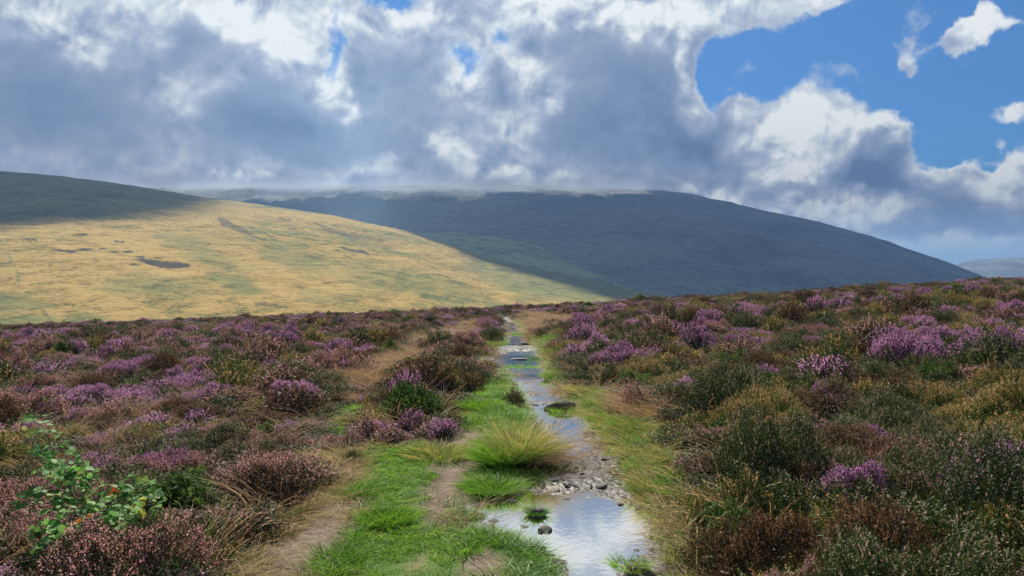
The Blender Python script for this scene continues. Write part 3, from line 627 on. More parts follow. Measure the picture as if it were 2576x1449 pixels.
# ------------------------------------------------------------------ bushes one can point to (base point and width read off the photograph)
BUSHES = [
 (505,945,115,'purple','wide bright purple heather bush in mid moor, left of the worn straw patch',1.0),
 (768,952,95,'purple','vivid purple heather bush, one of a close pair beside the straw grass trail',1.1),
 (866,962,80,'purple','compact vivid purple heather at the near edge of the straw grass trail',1.0),
 (45,1022,110,'purple','purple heather bush cut by the left frame edge above a green grass patch',.8),
 (125,1012,105,'purple','low spreading purple heather behind the green grass patch at far left',.8),
 (380,1085,130,'purple','pale purple heather bush in the middle of the left moor',.75),
 (485,1082,130,'purple','pale lilac heather mound touching the mid moor pale purple bush',.8),
 (265,1068,170,'faded','long pinkish heather mound with a dark shaded front on the left moor',.9),
 (420,1035,150,'faded','pink brown heather ridge rising behind the pale purple bush',.7),
 (30,1155,110,'purple','bright purple heather at the left frame edge above the bramble',.9),
 (240,1215,125,'purple','purple pink heather bush directly behind the bramble leaves',.9),
 (330,1215,110,'faded','dusty pink heather to the right of the bramble stem',.9),
 (982,905,95,'green','rounded green bilberry bush beside the straw grass trail',.95),
 (425,897,115,'dark','dark green rounded bush standing out on the left moor below the golden hill',.9),
 (1238,862,85,'dark','dark green bush crowding the left side of the distant path',1.25),
 (1170,992,120,'brown','dark twiggy heather bush left of the track near the small puddle',1.15),
 (1292,1022,72,'brown','narrow dark heather bush leaning over the left edge of the stony track',1.5),
 (1110,1128,105,'purple','dark based heather with bright magenta purple flowers beside the grass strip',1.15),
 (1035,1110,105,'purple','magenta flowered heather joined to the dark based bush by the grass strip',1.0),
 (925,1132,140,'faded','large brownish pink heather with grass stalks in front of it',1.0),
 (1060,1040,110,'faded','pink flowered heather below the dark twiggy bush',1.0),
 (985,1005,70,'purple','small dark purple heather tip sticking up amid straw grass',1.2),
 (960,1045,110,'brown','brown heather mixed with bent straw stalks left of the grass strip',.9),
 (700,1300,190,'brown','big dark heather bush with black shadow beside the straw grass, lower left',1.0),
 (670,988,80,'purple','soft pink purple heather left of the vivid purple pair',.8),
 (745,1000,80,'faded','lilac tipped heather in front of the vivid purple pair',.8),
 (800,1052,85,'dark','dark lilac grey heather beside the straw grass trail',1.0),
 (880,1192,65,'dark','small dark heather bush among pale grass, left of the green strip',1.0),
 (300,985,70,'dark','dark green heather clump between two pink mounds on the left moor',.8),
 (520,1000,110,'dark','dark green heather strip beyond the lilac mound',.7),
 (105,905,150,'faded','lilac grey heather at far left below the hill',.8),
 (60,935,110,'dark','black green heather bush at the left frame edge in mid distance',.8),
 (560,850,95,'purple','distant purple heather streak on the left moor',.7),
 (720,870,80,'purple','distant purple heather clump left of the green bilberry',.8),
 (800,890,100,'purple','broad lilac purple heather left of the green bilberry',.7),
 (560,1185,130,'faded','pale pink heather carpet in the lower left moor',.7),
 (480,1240,120,'dark','dark heather with green tips right of the bramble',.8),
 (620,1110,130,'faded','dusty pink heather between the pale lilac mound and the straw trail',.7),
 (590,1390,120,'faded','lilac pink heather low down behind the rush stalks',.8),
 (1445,930,95,'purple','purple heather crown on the left end of the big bush right of the track',1.25),
 (1500,905,125,'purple','tall bright purple heather forming the crown of the bush right of the track',1.5),
 (1470,968,100,'dark','near black shaded heather facing the small puddle, right of the track',1.5),
 (1545,975,90,'dark','dark heather skirt on the right end of the big trackside bush',1.1),
 (1700,905,105,'purple','lilac heather bush behind the olive mound',.9),
 (1620,972,165,'olive','wide olive brown heather mound right of the big trackside bush',.9),
 (1735,1015,100,'purple','bright violet heather tuft behind the pinkish brown bush',1.2),
 (1600,1045,125,'faded','pinkish brown heather with straw stalks on the right verge',1.1),
 (1730,1055,150,'brown','brown heather bush beneath the violet tuft',1.0),
 (1685,1122,95,'dark','round near black heather clump at the right verge',1.0),
 (1800,1130,130,'green','bright green bilberry mound above the large right bush',.8),
 (1920,1195,230,'olive','broad olive heather mound with dark front, right of the track',1.05),
 (1775,1330,170,'olive','tall dark heather bush beside the near puddle with tan tips',1.3),
 (1890,1330,190,'olive','tall tan tipped heather shoulder right of the near puddle',1.15),
 (1790,1430,180,'olive','yellow green heather overhanging the puddle corner',.8),
 (2080,1300,230,'brown','sprawling dry brown heather in the lower right',.9),
 (1960,1430,210,'olive','yellow tipped heather at the bottom, right of the puddle',.8),
 (2120,1400,200,'olive','tan tipped heather band across the lower right',.75),
 (1845,970,115,'dark','dark green heather bush right of the olive mound',1.0),
 (1935,972,100,'purple','sloping purple heather patch in the middle of the right moor',.9),
 (2065,955,110,'faded','pink tipped heather bush right of the sloping purple patch',1.0),
 (2100,1008,85,'purple','pink purple heather leaning to the right on the right moor',1.0),
 (2230,1072,240,'dark','large grey green heather mound in the middle right',.95),
 (2050,1098,110,'faded','pale pink topped heather over bright green leaves',1.0),
 (1985,1085,80,'green','bright green bilberry under the pale pink topped heather',.9),
 (1915,1040,110,'olive','pale tan topped heather above a dark hollow',.9),
 (2490,1070,125,'purple','rose purple heather dome near the right frame edge',1.0),
 (2555,1110,90,'faded','pink heather cut by the right frame edge',1.0),
 (2520,1345,190,'purple','large lilac purple heather filling the lower right corner',.95),
 (2450,1215,260,'faded','long pale pink heather ridge above the lower right purple bush',.75),
 (2330,1130,150,'olive','dry tan heather left of the rose purple dome',.8),
 (2280,1150,180,'dark','dark green heather hollow in front of the large grey green mound',.7),
 (2260,900,125,'purple','purple heather in mid right moor with dark base',.9),
 (2350,905,100,'purple','two toned purple heather right of centre in the right moor',.9),
 (2180,910,90,'faded','salmon pink heather in the mid right moor',.9),
 (2000,880,100,'dark','dark heather with grey lilac top, mid right moor',.9),
 (2390,1045,230,'olive','broad tan tipped heather mound left of the rose purple dome',.9),
 (2450,985,150,'faded','dusty pink heather slope at the right side',.8),
 (2420,900,60,'green','bright green fern like bilberry at the right side',.9),
 (1880,790,110,'purple','distant purple heather below the mountain on the right crest',.8),
 (2150,800,110,'purple','distant lilac heather drift on the right moor',.7),
 (1620,860,110,'dark','grey green heather bush in the right middle distance',.9),
 (1650,800,90,'purple','distant dark purple heather near the crest right of the path',.8),
 (1530,800,80,'purple','small distant violet heather right of the far path',.9),
 (1363,855,52,'dark','small dark bush on the right side of the far path',1.2),
 (2545,705,75,'dark','dark gorse like bush breaking the skyline at far right',1.2),
 (2480,712,60,'dark','low dark bush on the skyline at right',.9),
 (2080,770,70,'dark','dark bush on the right skyline below the mountain',1.0),
 (1880,742,60,'dark','small dark bush on the crest where spur and mountain meet',1.0),
 (1030,782,110,'brown','brown heather hump on the left skyline against golden grass',1.0),
 (1165,775,45,'brown','tiny brown bush on the skyline left of the path end',1.1),
 (2350,1440,170,'faded','mottled pink brown heather at the bottom right',.7),
 (100,1340,150,'brown','dark brown heather below the bramble at bottom left',.8),
]
for bq in BUSHES: bush_px(bq[0], bq[1], bq[2], bq[3], bq[4], min(bq[5], 1.12 + .3*(bq[1] > 1250)))
# ------------------------------------------------------------------ scattering for what nobody could count
def scatter(name, pts, kinds, rots, scl, protos, label, kind='stuff'):
    """one object: points that carry copies of the plants named in protos (list of lists of objects)"""
    me = mesh_np(name, pts, np.zeros((0, 3), int), (), {'kind_index': kinds.astype(float), 'turn': rots, 'size': scl})
    o = link(name, me); tag(o, label, kind=kind)
    ng = bpy.data.node_groups.new(name + '_nodes', 'GeometryNodeTree')
    ng.interface.new_socket('Geometry', in_out='INPUT', socket_type='NodeSocketGeometry'); ng.interface.new_socket('Geometry', in_out='OUTPUT', socket_type='NodeSocketGeometry')
    N, Lk = ng.nodes, ng.links
    gi, go = N.new('NodeGroupInput'), N.new('NodeGroupOutput'); join = N.new('GeometryNodeJoinGeometry')
    def named(nm, ty):
        a = N.new('GeometryNodeInputNamedAttribute'); a.data_type = ty; a.inputs['Name'].default_value = nm; return a.outputs[0]
    ki, tu, si = named('kind_index', 'FLOAT'), named('turn', 'FLOAT_VECTOR'), named('size', 'FLOAT_VECTOR')
    for i, obs in enumerate(protos):
        src = N.new('GeometryNodeJoinGeometry')
        for ob in obs:
            if ob is None: continue
            oi = N.new('GeometryNodeObjectInfo'); oi.inputs['Object'].default_value = ob; oi.transform_space = 'ORIGINAL'; Lk.new(oi.outputs['Geometry'], src.inputs[0])
        cmp_ = N.new('FunctionNodeCompare'); cmp_.data_type = 'FLOAT'; cmp_.operation = 'EQUAL'; Lk.new(ki, cmp_.inputs[0]); cmp_.inputs[1].default_value = float(i); cmp_.inputs['Epsilon'].default_value = .1
        ip = N.new('GeometryNodeInstanceOnPoints'); Lk.new(gi.outputs[0], ip.inputs['Points']); Lk.new(cmp_.outputs[0], ip.inputs['Selection']); Lk.new(src.outputs[0], ip.inputs['Instance'])
        Lk.new(tu, ip.inputs['Rotation']); Lk.new(si, ip.inputs['Scale']); Lk.new(ip.outputs[0], join.inputs[0])
    Lk.new(join.outputs[0], go.inputs[0])
    md = o.modifiers.new('plants', 'NODES'); md.node_group = ng
    return o
def jitter_points(y0, y1, sp0, sp1, xlim):
    out = []; y = y0
    while y < y1:
        sp = sp0 + (sp1-sp0)*min(1, max(0, (y-6)/30)); n = int(2*xlim(y)/sp)
        x = -xlim(y) + sp*(np.arange(n) + RNG.random(n)); out.append(np.c_[x, y + sp*(RNG.random(n)-.5)]); y += sp
    return np.concatenate(out)
pts1 = jitter_points(.6, 54, .50, .62, lambda y: .78*y + 4); pts2 = jitter_points(.6, 54, .27, .48, lambda y: .78*y + 4)
pts = np.concatenate([pts1, pts2]); mound = np.arange(len(pts)) < len(pts1)
X, Y = pts[:, 0], pts[:, 1]
pd, g, s, st = masks(X, Y)
edge_n = fbm(X*1.3, Y*1.3, 61, 3)*.25; ex = np.where(mound, .16, 0)
ok = (pd < -.28 - ex) & (g < -.10 - ex) & (s < -.15 - ex) & ((st < -.05 - ex + edge_n*.8) | ((Y > 9) & ~mound & (RNG.random(len(X)) < .4)))
for (bx, by, br) in PLACED: ok &= (X-bx)**2 + (Y-by)**2 > (br*np.where(mound, 1.05, .8))**2
ok &= ~((np.abs(X) < .9) & (Y < 3.2)); ok &= ~(mound & (RNG.random(len(X)) < .12))
X, Y, mound = X[ok], Y[ok], mound[ok]
# drifts of colour: purple and pink on the left, olive and dark green on the right, brown towards the crest
xs_ = X/np.maximum(Y, 1); right = smooth(xs_, .05, .3); far = smooth(Y, 22, 40)
na = fbm(X*.55, Y*.42, 71, 4); nb = fbm(X*.8 + 40, Y*.6, 73, 4); nc = fbm(X*1.5, Y*1.2, 79, 3)
kinds_order = ['purple', 'faded', 'brown', 'dark', 'olive', 'green']
w = np.stack([1.7*smooth(na, .06, .30)*(1 - .35*right) + .06 + .10*(1-right), (1.2 - .85*right - .2*far)*smooth(nb, -.35, .35), .14 + .18*right + .35*far + .12*smooth(-nb, 0, .4), .30 + .38*right*smooth(-na, -.2, .4) + .9*smooth(-nc, .15, .45), .07 + (.95*right + .12)*smooth(nc - na*.4, -.25, .35)*(1 - .55*far), .03 + .12*smooth(-na - nb, .5, .9)], 1)
w = w/w.sum(1)[:, None]; kk = (w.cumsum(1) < RNG.random(len(X))[:, None]).sum(1).clip(0, 5)
w[~mound] *= np.array([.25, .8, 1.1, 1.2, 1.3, 1.2]); w = w/w.sum(1)[:, None]; kk = (w.cumsum(1) < RNG.random(len(X))[:, None]).sum(1).clip(0, 5)
keys = list(FIRST); big = np.array([k[1] == 'l' for k in keys]); wantl = mound & (kk != 5) & ((RNG.random(len(X)) < .6) | (Y < 9)); kid = np.zeros(len(X), int)
for i, nme in enumerate(kinds_order):
    for lg in (True, False):
        m = np.where((kk == i) & (wantl == lg))[0]; ch = [j for j, k in enumerate(keys) if k[0] == nme and big[j] == lg]; kid[m] = RNG.choice(ch, len(m))
Z = ground_z(X, Y, False) - .03
sc = np.where(mound, .85 + .85*RNG.random(len(X))**1.5, .68 + .5*RNG.random(len(X)))*np.where(wantl, .48, 1.0)*(1 - .22*smooth(Y, 12, 35))
nearr = smooth(X, 1, 2.5)*(1-smooth(Y, 6, 14))
hs = sc*np.where(mound, .72 + .6*RNG.random(len(X)), .42 + .4*RNG.random(len(X)))*(1 + .6*fbm(X*.8, Y*.6, 83, 3))*(.74 + .2*smooth(Y, 6, 14) - .25*smooth(Y, 22, 40) + .30*nearr)
rot = np.c_[RNG.normal(size=(len(X), 2))*.13, RNG.normal(size=len(X))*.35 + np.where(RNG.random(len(X)) < .5, 0, 3.14)]
scatter('heather', np.c_[X, Y, Z], kid, rot, np.c_[sc*(.85 + .6*RNG.random(len(X))), sc, hs], [FIRST[k] for k in keys], 'mixed heather covering the moor in purple, pink, brown and dark green')
print('heather instances', len(X))
# ------------------------------------------------------------------ grasses
GR = {
 'lawn': leaf_mat('short_green_grass', [(0, R3(.05,.13,.010)), (.5, R3(.11,.25,.016)), (.85, R3(.19,.32,.03)), (1, R3(.34,.34,.10))], .5, .5, .5),
 'lush': leaf_mat('lush_green_grass', [(0, R3(.035,.10,.010)), (.5, R3(.085,.21,.016)), (1, R3(.20,.33,.04))], .5, .45, .3),
 'straw': leaf_mat('straw_grass', [(0, R3(.13,.12,.045)), (.45, R3(.27,.19,.095)), (1, R3(.44,.33,.20))], .4, .7, .5),
 'rusty': leaf_mat('rusty_moor_grass', [(0, R3(.07,.085,.03)), (.4, R3(.19,.125,.065)), (1, R3(.34,.22,.14))], .4, .7, .4),
 'golden': leaf_mat('golden_green_grass', [(0, R3(.04,.11,.015)), (.45, R3(.13,.19,.035)), (.7, R3(.30,.25,.08)), (1, R3(.50,.37,.17))], .45, .6, .3),
}
def tuft_mesh(mat, n, rad, L0, L1, wid, seed, lean=.5, bend=.45, seg=4, base_t=.0, tip_t=1.0, heads=0, skew=(0, 0)):
    r = np.random.default_rng(seed); a = r.random(n)*6.283; q = np.sqrt(r.random(n))*rad
    B = np.c_[q*np.cos(a), q*np.sin(a), np.zeros(n)]
    D = norm(np.c_[B[:, :2]/max(rad, .01)*lean + r.normal(size=(n, 2))*.18 + np.array(skew), np.ones(n)])
    L_ = L0 + (L1-L0)*r.random(n)
    V, F, T = strips(B, D, L_, wid*(.7+.6*r.random(n)), r, seg, bend)
    j = np.repeat(r.normal(size=n)*.15, 2*(seg+1))
    tint = np.clip(base_t + (tip_t-base_t)*T**1.2 + j, 0, 1)
    if heads:
        m = r.choice(n, heads, replace=False); tips = V.reshape(n, 2*(seg+1), 3)[m]; tip = tips[:, -1]; dr = norm(tips[:, -1] - tips[:, -3])
        i = np.repeat(np.arange(heads), 16); s = r.random(len(i))*.11
        V2, F2 = rhombs(tip[i] - dr[i]*s[:, None], norm(dr[i] + rnd_unit(len(i), r)*.35), .014 + .01*r.random(len(i)), np.full(len(i), .0045), r)
        F = np.concatenate([F, F2 + len(V)]); V = np.concatenate([V, V2]); tint = np.concatenate([tint, np.repeat(.75 + .25*r.random(len(i)), 4)])
    return mesh_np('blade', V, F, [GR[mat]] if isinstance(mat, str) else [mat], {'tint': tint})
TUFTS = []
def tussock(px, py, wpx, label, layers, name='grass_tussock', hf=1.0, cat='grass tussock', group='grass tussocks beside the track'):
    """layers: (part name, material, blades, radius, shortest, longest, blade width, lean, bend, heads, offset, skew)"""
    x, y = pg(px, py); wd = wpx/FPX*y
    root = bpy.data.objects.new(name, None); COL.objects.link(root); root.location = (x, y + .08, gz(x, y + .08) - .015); root.empty_display_size = .1
    tag(root, label, cat, group)
    for i, (pn, mat, n, rad, l0, l1, wi, lean, bend, heads, off_, skew) in enumerate(layers):
        k_ = (1 if wpx > 190 else .72) if name == 'grass_tussock' else 1
        me = tuft_mesh(mat, n, rad*wd, l0*wd*k_, l1*wd*k_, wi, int(px)*7 + i, lean, bend, 4, *( (0, .75) if mat in ('lush', 'lawn') else (.1, 1)), heads, skew)
        ch = link(pn, me, root); ch.location = (off_[0]*wd, off_[1]*wd, 0)
    PLACED.append((x, y, wd*.4)); return root
TU = [
 (1305,1175,200,'big grass tussock with green heart and straw coloured plume beside the track',[('green_blade','lush',1300,.24,.28,.56,.006,.7,.5,0,(-.14,-.06),(-.05,0)),('straw_blade','golden',900,.20,.40,.72,.005,.55,.6,0,(.08,.05),(.16,0)),('rusty_blade','rusty',700,.18,.30,.55,.005,.6,.8,0,(.22,-.04),(.25,0)),('tall_blade','golden',300,.2,.55,.85,.005,.4,.35,0,(0,.1),(.05,0))]),
 (1238,1238,150,'dark green low grass mound in front of the big tussock, near the puddle',[('blade','lush',1500,.40,.22,.45,.006,.8,.6,0,(0,0),(0,0))]),
 (965,1335,150,'brightest green grass tuft in the left grass strip',[('blade','lush',1300,.36,.25,.48,.006,.6,.4,0,(0,0),(0,0))]),
 (1070,1215,60,'small dark green tuft at the edge of the bare soil trail',[('blade','lush',380,.4,.25,.45,.006,.8,.5,0,(0,0),(0,0))]),
 (1170,1300,90,'small flat green grass tuft between soil trail and puddle',[('blade','lawn',700,.42,.15,.34,.006,.8,.6,0,(0,0),(0,0))]),
 (1205,1040,110,'soft green tussock left of the track below the narrow dark heather',[('blade','lawn',900,.4,.25,.5,.006,.7,.5,0,(0,0),(0,0))]),
 (1110,1165,170,'pale yellow green grass clump under the magenta heather',[('blade','golden',900,.4,.25,.45,.006,.7,.6,0,(0,0),(0,0))]),
 (1600,1085,120,'yellow green grass tussock on the right verge below the pinkish brown heather',[('green_blade','lush',500,.3,.3,.55,.006,.7,.5,0,(-.1,0),(0,0)),('straw_blade','golden',500,.35,.4,.7,.005,.7,.6,0,(.1,.05),(.1,0))]),
 (1660,1060,170,'rusty straw grass arching over the pinkish brown heather on the right verge',[('blade','rusty',700,.4,.4,.75,.005,.6,.6,40,(0,0),(-.15,0))]),
 (1640,1215,120,'straw coloured grass drooping towards the track on the right verge',[('blade','golden',800,.4,.35,.65,.005,.6,.75,0,(.05,0),(.05,0))]),
 (1625,1175,90,'bright green grass tuft on the right verge above the near puddle',[('blade','lush',600,.4,.3,.5,.006,.7,.5,0,(0,0),(0,0))]),
 (1692,1300,60,'thin straw stalks at the right edge of the near puddle',[('blade','golden',260,.4,.5,.9,.005,.6,.6,20,(.1,0),(.05,0))]),
 (1722,1400,90,'dark green grass at the right corner of the near puddle',[('blade','lush',500,.35,.3,.6,.006,.6,.5,0,(0,0),(-.1,0))]),
 (1235,872,70,'bright green grass clump under the dark bush by the far path',[('blade','lawn',500,.42,.2,.42,.008,.8,.5,0,(0,0),(0,0))]),
 (1400,860,60,'bright green grass mound right of the far path',[('blade','lawn',500,.42,.3,.5,.008,.8,.5,0,(0,0),(0,0))]),
 (1400,945,70,'green grass bank right of the small puddle',[('blade','lush',500,.42,.3,.55,.008,.8,.5,0,(0,0),(0,0))]),
 (1468,985,90,'green and straw grass at the foot of the near black heather',[('blade','golden',600,.42,.25,.5,.006,.8,.5,0,(0,0),(0,0))]),
 (1210,820,70,'rusty straw grass patch left of the far path',[('blade','rusty',400,.45,.3,.6,.01,.6,.4,0,(0,0),(0,0))]),
 (1410,815,90,'rusty straw grass patch right of the far path',[('blade','rusty',500,.45,.25,.5,.01,.6,.4,0,(0,0),(0,0))]),
 (885,1075,80,'pale silvery green grass tuft beside the brownish pink heather',[('blade','lawn',420,.4,.3,.7,.006,.7,.7,0,(0,0),(.2,0))]),
 (905,1165,110,'matted pale green grass left of the green strip',[('blade','golden',700,.45,.2,.45,.006,.9,.9,0,(0,0),(0,0))]),
]
for a in TU: tussock(*a)
tussock(430,1440,230,'clump of tall straw coloured rush stalks at the bottom left',[('green_stalk','lush',80,.30,.40,.75,.005,.4,.2,0,(-.12,0),(-.1,0)),('straw_stalk','straw',60,.34,.5,.95,.0038,.4,.3,30,(.15,0),(.1,0)),('fallen_stalk','straw',20,.4,.5,.9,.005,1.3,.6,20,(0,0),(0,0))],'rush_clump',cat='rush clump',group='tall stalks in the heather')
tussock(1745,1440,160,'tall arching seed headed stalks in front of the large bush beside the puddle',[('stalk','straw',46,.4,.9,1.5,.005,.45,.55,40,(0,0),(.25,0))],'grass_stalks',cat='grass stalks',group='tall stalks in the heather')
tussock(1830,1330,130,'few arching straw stalks leaning over the large right bush',[('stalk','straw',26,.4,.9,1.6,.0045,.5,.6,22,(0,0),(-.5,0))],'grass_stalks',cat='grass stalks',group='tall stalks in the heather')
tussock(2110,1449,120,'thin green grass stalk clump at the bottom right',[('stalk','lush',24,.3,.6,1.3,.006,.3,.3,0,(0,0),(0,0))],'grass_stalks',cat='grass stalks',group='tall stalks in the heather')
tussock(720,1330,130,'bent straw stalks lying across the dark lower left heather',[('stalk','straw',40,.4,.6,1.1,.0045,1.1,.7,24,(0,0),(.4,0))],'grass_stalks',cat='grass stalks',group='tall stalks in the heather')

# tuft shapes the turf is made of; each stands in the verge as a small tuft of its own
def small_tuft(px, py, key, me, label):
    x, y = pg(px, py); o = link('grass_tuft', me); o.location = (x, y, gz(x, y) - .01); tag(o, label, 'grass tuft', 'small grass tufts in the verge'); return o
SM = {
 'lawn0': small_tuft(1310,1400,0,tuft_mesh('lawn', 46, .055, .02, .055, .0045, 501, .9, .5, 2, 0, .8),'tiny green tuft at the edge of the turf left of the near puddle'),
 'lawn1': small_tuft(1010,1360,0,tuft_mesh('lawn', 46, .06, .025, .065, .0045, 502, .9, .7, 2, .1, .9),'tiny green tuft in front of the brightest green tuft'),
 'lawn2': small_tuft(1260,1430,0,tuft_mesh('lawn', 40, .06, .02, .06, .0045, 503, 1.1, .7, 2, .3, 1),'tiny yellowing tuft on the bare soil patch at the bottom'),
 'lush0': small_tuft(1640,1150,0,tuft_mesh('lush', 60, .07, .05, .13, .005, 504, .7, .6, 3, 0, .8),'small lush tuft on the right verge beside the gravel'),
 'lush1': small_tuft(900,1390,0,tuft_mesh('lush', 60, .08, .04, .10, .005, 505, .8, .7, 3, .1, .9),'small lush tuft low in the left grass strip'),
 'gold0': small_tuft(1670,1240,0,tuft_mesh('golden', 50, .08, .06, .17, .0045, 506, .8, .8, 3, .2, 1),'small yellowing tuft on the right verge above the puddle'),
 'straw0': small_tuft(860,1330,0,tuft_mesh('straw', 56, .10, .05, .16, .004, 507, 1.2, 1.0, 3, .3, 1),'small straw tuft on the worn trail at lower left'),
 'straw1': small_tuft(800,1400,0,tuft_mesh('straw', 60, .10, .04, .12, .004, 508, 1.5, 1.1, 3, .1, .9),'flattened straw tuft on the worn trail at the bottom'),
 'rusty0': small_tuft(1080,880,0,tuft_mesh('rusty', 70, .12, .09, .24, .006, 509, .8, .6, 3, .2, 1),'small rusty tuft on the straw trail up the left moor'),
 'rusty1': small_tuft(1000,930,0,tuft_mesh('rusty', 60, .13, .10, .28, .006, 510, 1.0, .8, 3, .3, 1),'small pinkish straw tuft half way along the left trail'),
}
smk = list(SM)
pts = jitter_points(3.0, 46, .052, .22, lambda y: min(.72*y+1.5, 12))
X, Y = pts[:, 0], pts[:, 1]; m = (zone(GREEN + STRAW, X, Y) > -.8) | (np.abs(path_d(X, Y)) < .45); X, Y = X[m], Y[m]
pd, g, s, st = masks(X, Y); n3 = fbm(X*1.6, Y*1.6, 91, 4); r_ = RNG.random(len(X))
isg = (g > -.06) & (pd < -.03 - .14*smooth(Y, 11, 22)); iss = (st > -.2) & ~isg & (pd < -.05); rim = (pd < .04 - .25*smooth(Y, 11, 20)) & (pd > -.30 - .1*smooth(Y, 11, 20)) & ~isg & ~iss
bare = smooth(s, -.22, .0)
keep = (isg & (r_ > bare*.88)) | (iss & (r_ < .75) & (r_ > bare*.8)) | (rim & (r_ < .28))
X, Y, g, st, isg, iss, rim, n3, pd = [v[keep] for v in (X, Y, g, st, isg, iss, rim, n3, pd)]
r2 = RNG.random(len(X)); kid = np.zeros(len(X), int); ix = lambda k: smk.index(k)
gch = np.where(n3 > .18, ix('lush0'), np.where(n3 > .02, np.where(r2 < .5, ix('lawn1'), ix('lush1')), np.where(r2 < .6, ix('lawn0'), ix('lawn2'))))
rightv = X > path_xc(Y) + .2
gch = np.where(rightv & (r2 > .62), ix('gold0'), gch)
kid[isg] = gch[isg]; sch = np.where(Y > 8.5, np.where(r2 < .5, ix('rusty0'), ix('rusty1')), np.where(r2 < .5, ix('straw0'), np.where(r2 < .85, ix('straw1'), ix('gold0')))); kid[iss] = sch[iss]
rim_h = rim
kid[rim] = np.where(r2 < .4, ix('gold0'), np.where(r2 < .7, ix('rusty1'), ix('lush1')))[rim]
sc = (.7 + .7*RNG.random(len(X)))*(1 + .5*smooth(Y, 8, 20)); 
scatter('grass', np.c_[X, Y, ground_z(X, Y) - .006], kid, np.c_[RNG.normal(size=(len(X), 2))*.15, RNG.random(len(X))*6.28], np.c_[sc, sc, sc*(.75+.5*RNG.random(len(X)))*np.where(rim, .5, np.where((pd > -.28) & ~rightv, .55, 1))*np.where(rim, 1, np.where(Y < 9, .75, .8 - .3*smooth(Y, 12, 22)))], [[SM[k]] for k in smk], 'green and straw coloured turf along the track and the worn trails')
print('grass instances', len(X))
# straw and grass stalks threading through the heather
pts = jitter_points(3.0, 40, .42, .75, lambda y: .75*y + 2); X, Y = pts[:, 0], pts[:, 1]; pd, g, s, st = masks(X, Y); n4 = fbm(X*.5, Y*.5, 95, 3)
k = (pd < -.3) & (g < 0) & (s < -.35) & (RNG.random(len(X)) < .10 + .8*smooth(n4, .0, .35)); X, Y = X[k], Y[k]; r2 = RNG.random(len(X)); xr_ = X/np.maximum(Y, 1)
kid = np.where(r2 < .5, ix('rusty0'), np.where(r2 < .72, ix('rusty1'), np.where((r2 < .88), ix('gold0'), ix('lush0')))); sc = 1.0 + .8*RNG.random(len(X))
scatter('moor_grass', np.c_[X, Y, ground_z(X, Y, False)], kid, np.c_[RNG.normal(size=(len(X), 2))*.15, RNG.random(len(X))*6.28], np.c_[sc, sc, sc*1.15], [[SM[k]] for k in smk], 'rusty and green grass growing through the heather')

# ------------------------------------------------------------------ stones
def stone_mat(name, cols, moss=0.0, wet=.4):
    m, t, b = material(name); b.inputs['Specular IOR Level'].default_value = .22; tcn = t.new('ShaderNodeTexCoord').outputs['Object']; n = t.noise(tcn, 4, 6, .65).outputs['Fac']; n2 = t.noise(tcn, 22, 4, .6).outputs['Fac']
    oi = t.new('ShaderNodeObjectInfo').outputs['Random']
    c = t.ramp(t.math('MULTIPLY_ADD', oi, .5, t.math('MULTIPLY', n, .6)), cols)
    if moss:
        nrm = t.new('ShaderNodeNewGeometry').outputs['Normal']; sz = t.new('ShaderNodeSeparateXYZ'); t.put(sz.inputs[0], nrm)
        c = t.mix(t.math('MULTIPLY', t.rng(t.math('MULTIPLY_ADD', n, 1.2, sz.outputs[2]), 1.1, 1.7, 0, 1, True), moss), c, (.06, .085, .02, 1))
    t.put(b.inputs['Base Color'], c); t.put(b.inputs['Roughness'], t.rng(n2, .3, .7, .85-.5*wet, .98-.5*wet)); 
    bp = t.new('ShaderNodeBump'); bp.inputs['Strength'].default_value = .5; bp.inputs['Distance'].default_value = .02; t.put(bp.inputs['Height'], t.math('ADD', n2, n)); t.l.new(bp.outputs[0], b.inputs['Normal'])
    return m
SLATE = stone_mat('wet_slate', [(.2, (.022,.022,.024)), (.5, (.052,.051,.051)), (.85, (.12,.118,.11))])
PALE = stone_mat('pale_stone', [(.2, (.11,.105,.095)), (.5, (.20,.19,.16)), (.85, (.36,.34,.27))], 0, .1)
DARK = stone_mat('dark_wet_stone', [(.2, (.02,.02,.022)), (.6, (.05,.05,.052)), (.9, (.10,.10,.10))], 0, .5)
MOSSY = stone_mat('mossy_boulder', [(.2, (.05,.045,.035)), (.55, (.12,.10,.075)), (.9, (.22,.19,.14))], .8, .1)
def stone_mesh(seed, mat, flat=.35, jag=.35, sub=3):
    bm = __import__('bmesh').new(); __import__('bmesh').ops.create_icosphere(bm, subdivisions=sub, radius=.5)
    r = np.random.default_rng(seed); V = np.array([v.co[:] for v in bm.verts]); 
    for _ in range(9):                                        # cleave flat faces off the lump
        n = norm(r.normal(size=3)*[1, 1, .8]); d = .34 + .12*r.random(); k = V@n - d; V = V - np.where(k > 0, k, 0)[:, None]*n*.92
    V[:, 0] *= 1 + .25*r.random(); V[:, 1] *= .75 + .25*r.random()
    V += (fbm(V[:, 0]*4 + seed, V[:, 1]*4 + V[:, 2]*3, seed, 3)*jag*.12)[:, None]*norm(V)
    V[:, 2] *= flat
    for v, c in zip(bm.verts, V): v.co = c
    me = bpy.data.meshes.new('stone'); bm.to_mesh(me); bm.free(); me.materials.append(mat)
    for p in me.polygons: p.use_smooth = True
    try: me.set_sharp_from_angle(angle=math.radians(28))
    except Exception: pass
    return me
SMESH = {('s', i): stone_mesh(200+i, SLATE, .28 + .08*i) for i in range(4)}
SMESH.update({('p', i): stone_mesh(220+i, PALE, .30 + .06*i) for i in range(3)}); SMESH.update({('d', i): stone_mesh(240+i, DARK, .35 + .1*i) for i in range(3)})
